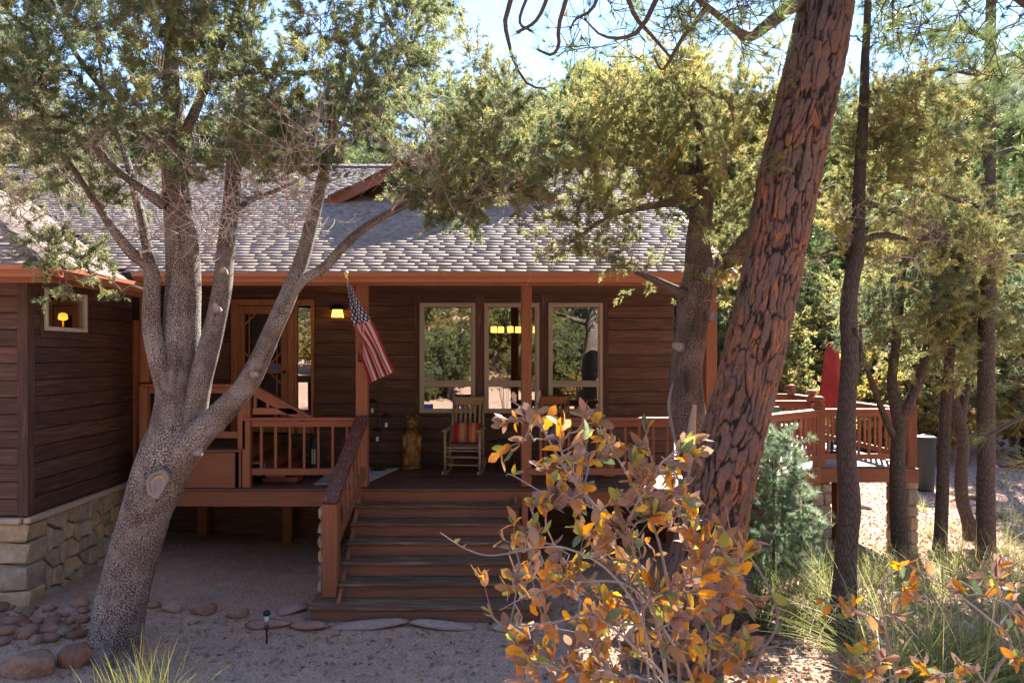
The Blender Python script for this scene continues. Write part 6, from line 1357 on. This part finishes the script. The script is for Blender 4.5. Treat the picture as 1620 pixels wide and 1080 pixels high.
q = P(408, 738, 9.7); m = MB(); m.lathe([(.035, 0), (.06, .03), (.065, .055), (.06, .055), (.05, .03), (.01, .012)], (0, 0, 0), 16); tag(m.build('bowl', M['white'], None, True, loc=(q[0], 9.75, ZD+.075)), 'small white bowl on the low plank behind the left railing', 'bowl')
q = P(425, 735, 9.8); tag(box('low_plank', M['trim_x'], None, -3.12, -2.62, 9.62, 9.9, ZD+.003, ZD+.073), 'low reddish plank lying on the porch behind the left railing', 'plank')
# blue lantern hung on the right railing
q = P(874, 690, 9.12); BL = thing('blue_lantern', 'small blue glass lantern hanging from the right railing by a hook', 'lantern', tuple(q-np.array([0, 0, .12])))
MB().lathe([(.03, 0), (.045, .02), (.045, .17), (.02, .21), (.012, .24)], (0, 0, 0), 12).build('glass', M['bluedark'], BL, True); MB().tube([(0, 0, .23), (0, .0, .40), (0, .07, .42), (0, .10, .39)], .005, 6).build('hook', M['black_metal'], BL)
# ------------------------------------------------------------------ flag on the porch post
def flag_mat():
    s = NT('flag_cloth'); at = s.n('SeparateXYZ'); s.set(at, 0, (s.n('Attribute', attribute_name='fuv'), 1)); u, v = (at, 0), (at, 1)
    st_ = s.math('LESS_THAN', s.math('FRACT', s.math('MULTIPLY', v, 6.5)), .5); col = s.mix(st_, (.72, .70, .70, 1), (.50, .02, .045, 1))
    inc = s.math('MULTIPLY', s.math('LESS_THAN', u, .40), s.math('LESS_THAN', v, 7/13)); col = s.mix(inc, col, (.018, .035, .13, 1))
    a = s.math('MULTIPLY', u, 5.5/.40); b = s.math('MULTIPLY', v, 4.5*13/7)
    def dots(ou, ov):
        fx = s.math('SUBTRACT', s.math('FRACT', s.math('ADD', a, ou)), .5); fy = s.math('SUBTRACT', s.math('FRACT', s.math('ADD', b, ov)), .5); return s.math('LESS_THAN', s.math('ADD', s.math('MULTIPLY', fx, fx), s.math('MULTIPLY', fy, fy)), .055)
    star = s.math('MULTIPLY', s.math('MAXIMUM', dots(0, 0), dots(.5, .5)), inc); col = s.mix(star, col, (.75, .75, .76, 1))
    s.set(s.bs, 'Base Color', col); s.bs.inputs['Roughness'].default_value = .75; tr = s.n('BsdfTranslucent'); s.set(tr, 'Color', col); mx = s.n('MixShader', i_0=.25); s.l(s.bs, 0, mx, 1); s.l(tr, 0, mx, 2); s.l(mx, 0, s.out, 0); return s.m
FL = thing('flag', 'american flag hanging from a short pole on the porch post', 'flag', tuple(P(560, 470, 8.95)))
fo = np.array(FL.location); top = P(553, 452, 8.72); bot = P(602, 600, 8.85); nu, nv = 48, 40
U, Vv = np.meshgrid(np.linspace(0, 1, nu), np.linspace(0, 1, nv), indexing='ij'); ax = (bot-top); per = np.array([.93, 0, .30])
wd = .07+.23*smooth(0, .55, U); open_ = smooth(.25, .75, U)
fold = np.where(Vv < .54, Vv/.54-.5, (1-open_)*(.5-(Vv-.54)/.46*.9)+open_*(.5)); xf = np.where(Vv < .54, (Vv/.54-.5)*(1-open_)+open_*(Vv-.5), (1-open_)*(.5-(Vv-.54)/.46)+open_*(Vv-.5))
dep = .05*np.sin(Vv*3.2*6.283+U*2.2)*(.45+.75*U)+np.where(Vv > .54, .05*(1-open_)*np.minimum(1, (Vv-.54)*9), 0)
sag = .05*np.sin(U*3.14)
Pf = top+ax*U[..., None]+per*(xf*wd*-1)[..., None]+np.array([0, 1, 0])*dep[..., None]+np.array([-.35, 0, -.1])*sag[..., None]*.4+np.array([.12, 0, .16])*((1-Vv)*U**3*.35)[..., None]
i = np.arange(nu-1)[:, None]*nv+np.arange(nv-1)[None]; q = np.stack([i, i+1, i+nv+1, i+nv], -1).reshape(-1, 4)
link('cloth', mesh_np('cloth', Pf.reshape(-1, 3)-fo, q, flag_mat(), True, {'fuv': np.stack([U, Vv, U*0], -1).reshape(-1, 3)}), FL)
fa = P(548, 437, 8.70)-fo; fb = np.array([-1.665, 9.275, 2.98])-fo; MB().tube([fa, fb], [.011, .013], 10).build('pole', M['pale_z'], FL, True); m = MB(); m.lathe([(.004, -.03), (.018, -.02), (.012, -.005), (.028, .02), (.03, .035), (.02, .058), (.003, .07)], fa, 12); m.build('finial', M['brass'], FL, True)
MB().box(-1.70-fo[0], -1.63-fo[0], 9.25-fo[1], 9.278-fo[1], 2.9-fo[2], 3.05-fo[2], .004).build('bracket', M['black_metal'], FL)
# ------------------------------------------------------------------ chandelier behind the windows
CH = thing('chandelier', 'amber shaded chandelier glowing behind the middle window', 'chandelier', (.62, 13.3, 3.5))
MB().tube([(0, 0, .06), (0, 0, .48)], .012, 8).build('rod', M['black_metal'], CH); MB().box(-.45, .45, -.015, .015, .055, .085, .004).build('crossbar', M['black_metal'], CH)
for x, y in ((-.42, 0), (-.28, .1), (-.10, -.05), (.06, .08), (.40, 0)):
    sh = MB(); sh.lathe([(.062, -.07), (.055, .05)], (x, y, 0), 12); sh.build('lamp_shade', M['amber'], CH, True)
# ------------------------------------------------------------------ path light
gzp = gz(-2.25, 7.05); q = P(422, 977, 7.1); PL = thing('path_light', 'small black solar path light on a stake by the flagstones', 'lamp', (q[0], 7.1, gz(q[0], 7.1)))
MB().tube([(0, 0, -.05), (0, 0, .17)], .011, 8).build('stake', M['black_metal'], PL); MB().lathe([(.03, .165), (.032, .175), (.024, .18)], (0, 0, 0), 14).build('collar', M['black_metal'], PL, True)
MB().lathe([(.026, .18), (.03, .30)], (0, 0, 0), 14).build('lens', M['steel'], PL, True); MB().lathe([(.036, .30), (.038, .315), (.034, .335), (.02, .345)], (0, 0, 0), 14).build('cap', M['black_metal'], PL, True)
# ------------------------------------------------------------------ things on and beyond the side deck
UX, UY = P(1316, 600, 12.6)[0], 12.6; UM = thing('patio_umbrella', 'closed red patio umbrella standing on the side deck', 'umbrella', (UX, UY, ZD+.003))
MB().tube([(0, 0, .05), (0, 0, 2.02)], .019, 10).build('pole', M['trim_z'], UM, True); MB().lathe([(.22, 0), (.22, .03), (.19, .06), (.04, .07), (.035, .2)], (0, 0, 0), 20).build('base', M['black_metal'], UM, True)
n = 40; prof = np.array([(.07, 1.96), (.10, 1.88), (.13, 1.6), (.16, 1.3), (.20, 1.0), (.225, .82), (.20, .76)]); th = np.arange(n)*2*math.pi/n; V = []
for r_, z_ in resample(prof, 22): rr_ = r_*(1+.16*np.sign(np.cos(4*th))*np.abs(np.cos(4*th))**.6+.05*np.cos(3*th+z_*3)); V.append(np.stack([rr_*np.cos(th), rr_*np.sin(th), np.full(n, z_)+(.06*np.cos(8*th) if z_ < .8 else 0)], 1))
V = np.concatenate(V); a = np.arange(21)[:, None]*n; j = np.arange(n)[None]; q = np.stack([a+j, a+(j+1) % n, a+n+(j+1) % n, a+n+j], -1).reshape(-1, 4); link('canopy', mesh_np('canopy', V, q, M['red_fabric'], True), UM)
MB().lathe([(.09, 1.93), (.075, 2.0), (.02, 2.03)], (0, 0, 0), 16).build('top_vent', M['red_fabric'], UM, True)
def deck_chair(label, loc, rz):
    T = thing('deck_chair', label, 'chair', loc, None, rz)
    for sx in (-1, 1):
        MB().tube([(sx*.26, -.26, 0), (sx*.26, -.24, .60), (sx*.26, .16, .62), (sx*.25, .26, 0)], .013, 8).build('leg', M['steel'], T, True); MB().box(sx*.26-.025, sx*.26+.025, -.26, .20, .615, .64, .008).build('armrest', M['teal_plastic'], T)
    MB().bar((0, -.24, .40), (0, .22, .37), .48, .022, bev=.006).build('seat', M['teal_plastic'], T); MB().bar((0, .21, .38), (0, .36, .95), .48, .02, (0, 1, 0), .006).build('backrest', M['teal_plastic'], T); return T
q = P(1232, 690, 11.3); deck_chair('teal metal deck chair behind the diagonal deck railing', (q[0], 11.55, ZD+.003), 2.4)
q = P(1262, 690, 13.2); deck_chair('teal deck chair farther back beside the closed umbrella', (q[0], 13.7, ZD+.003), 1.2)
q = P(1461, 735, 15.8); TC = thing('trash_can', 'dark lidded trash can standing past the deck corner', 'trash can', (q[0], 15.8, gz(q[0], 15.8)))
zt = 3-(690-CY)*15.8/F-gz(q[0], 15.8); MB().lathe([(.20, 0), (.21, .02), (.245, zt-.06), (.25, zt-.05)], (0, 0, 0), 20).build('bin', M['bin'], TC, True); MB().lathe([(.27, zt-.05), (.27, zt-.02), (.23, zt+.01), (.06, zt+.03), (.05, zt+.05), (.01, zt+.052)], (0, 0, 0), 20).build('lid', M['bin'], TC, True)
# far cabin among the trees
q = P(1270, 600, 24); FC = thing('neighbour_cabin', 'small brown cabin with white trim half hidden among trees beyond the deck', 'house', (q[0], 24, gz(q[0], 24)))
fz = 3-(645-CY)*24/F-gz(q[0], 24)-.6
MB().box(-2.2, 1.8, 0, 3, fz-1.0, fz+2.6).build('wall', M['board_x'], FC); MB().add([(-2.6, -.5, fz+2.5), (2.2, -.5, fz+2.5), (2.2, 1.5, fz+3.5), (-2.6, 1.5, fz+3.5), (-2.6, 3.5, fz+2.5), (2.2, 3.5, fz+2.5)], [[0, 1, 2, 3], [3, 2, 5, 4]]).build('roof', M['underlay'], FC)
MB().box(-1.5, 1.0, -.04, -.005, fz+.55, fz+1.25).build('window', M['white_frame'], FC)
MB().box(-2.2, 1.8, -1.2, -1.1, fz+.2, fz+.3).build('porch_rail', M['trim_x'], FC)
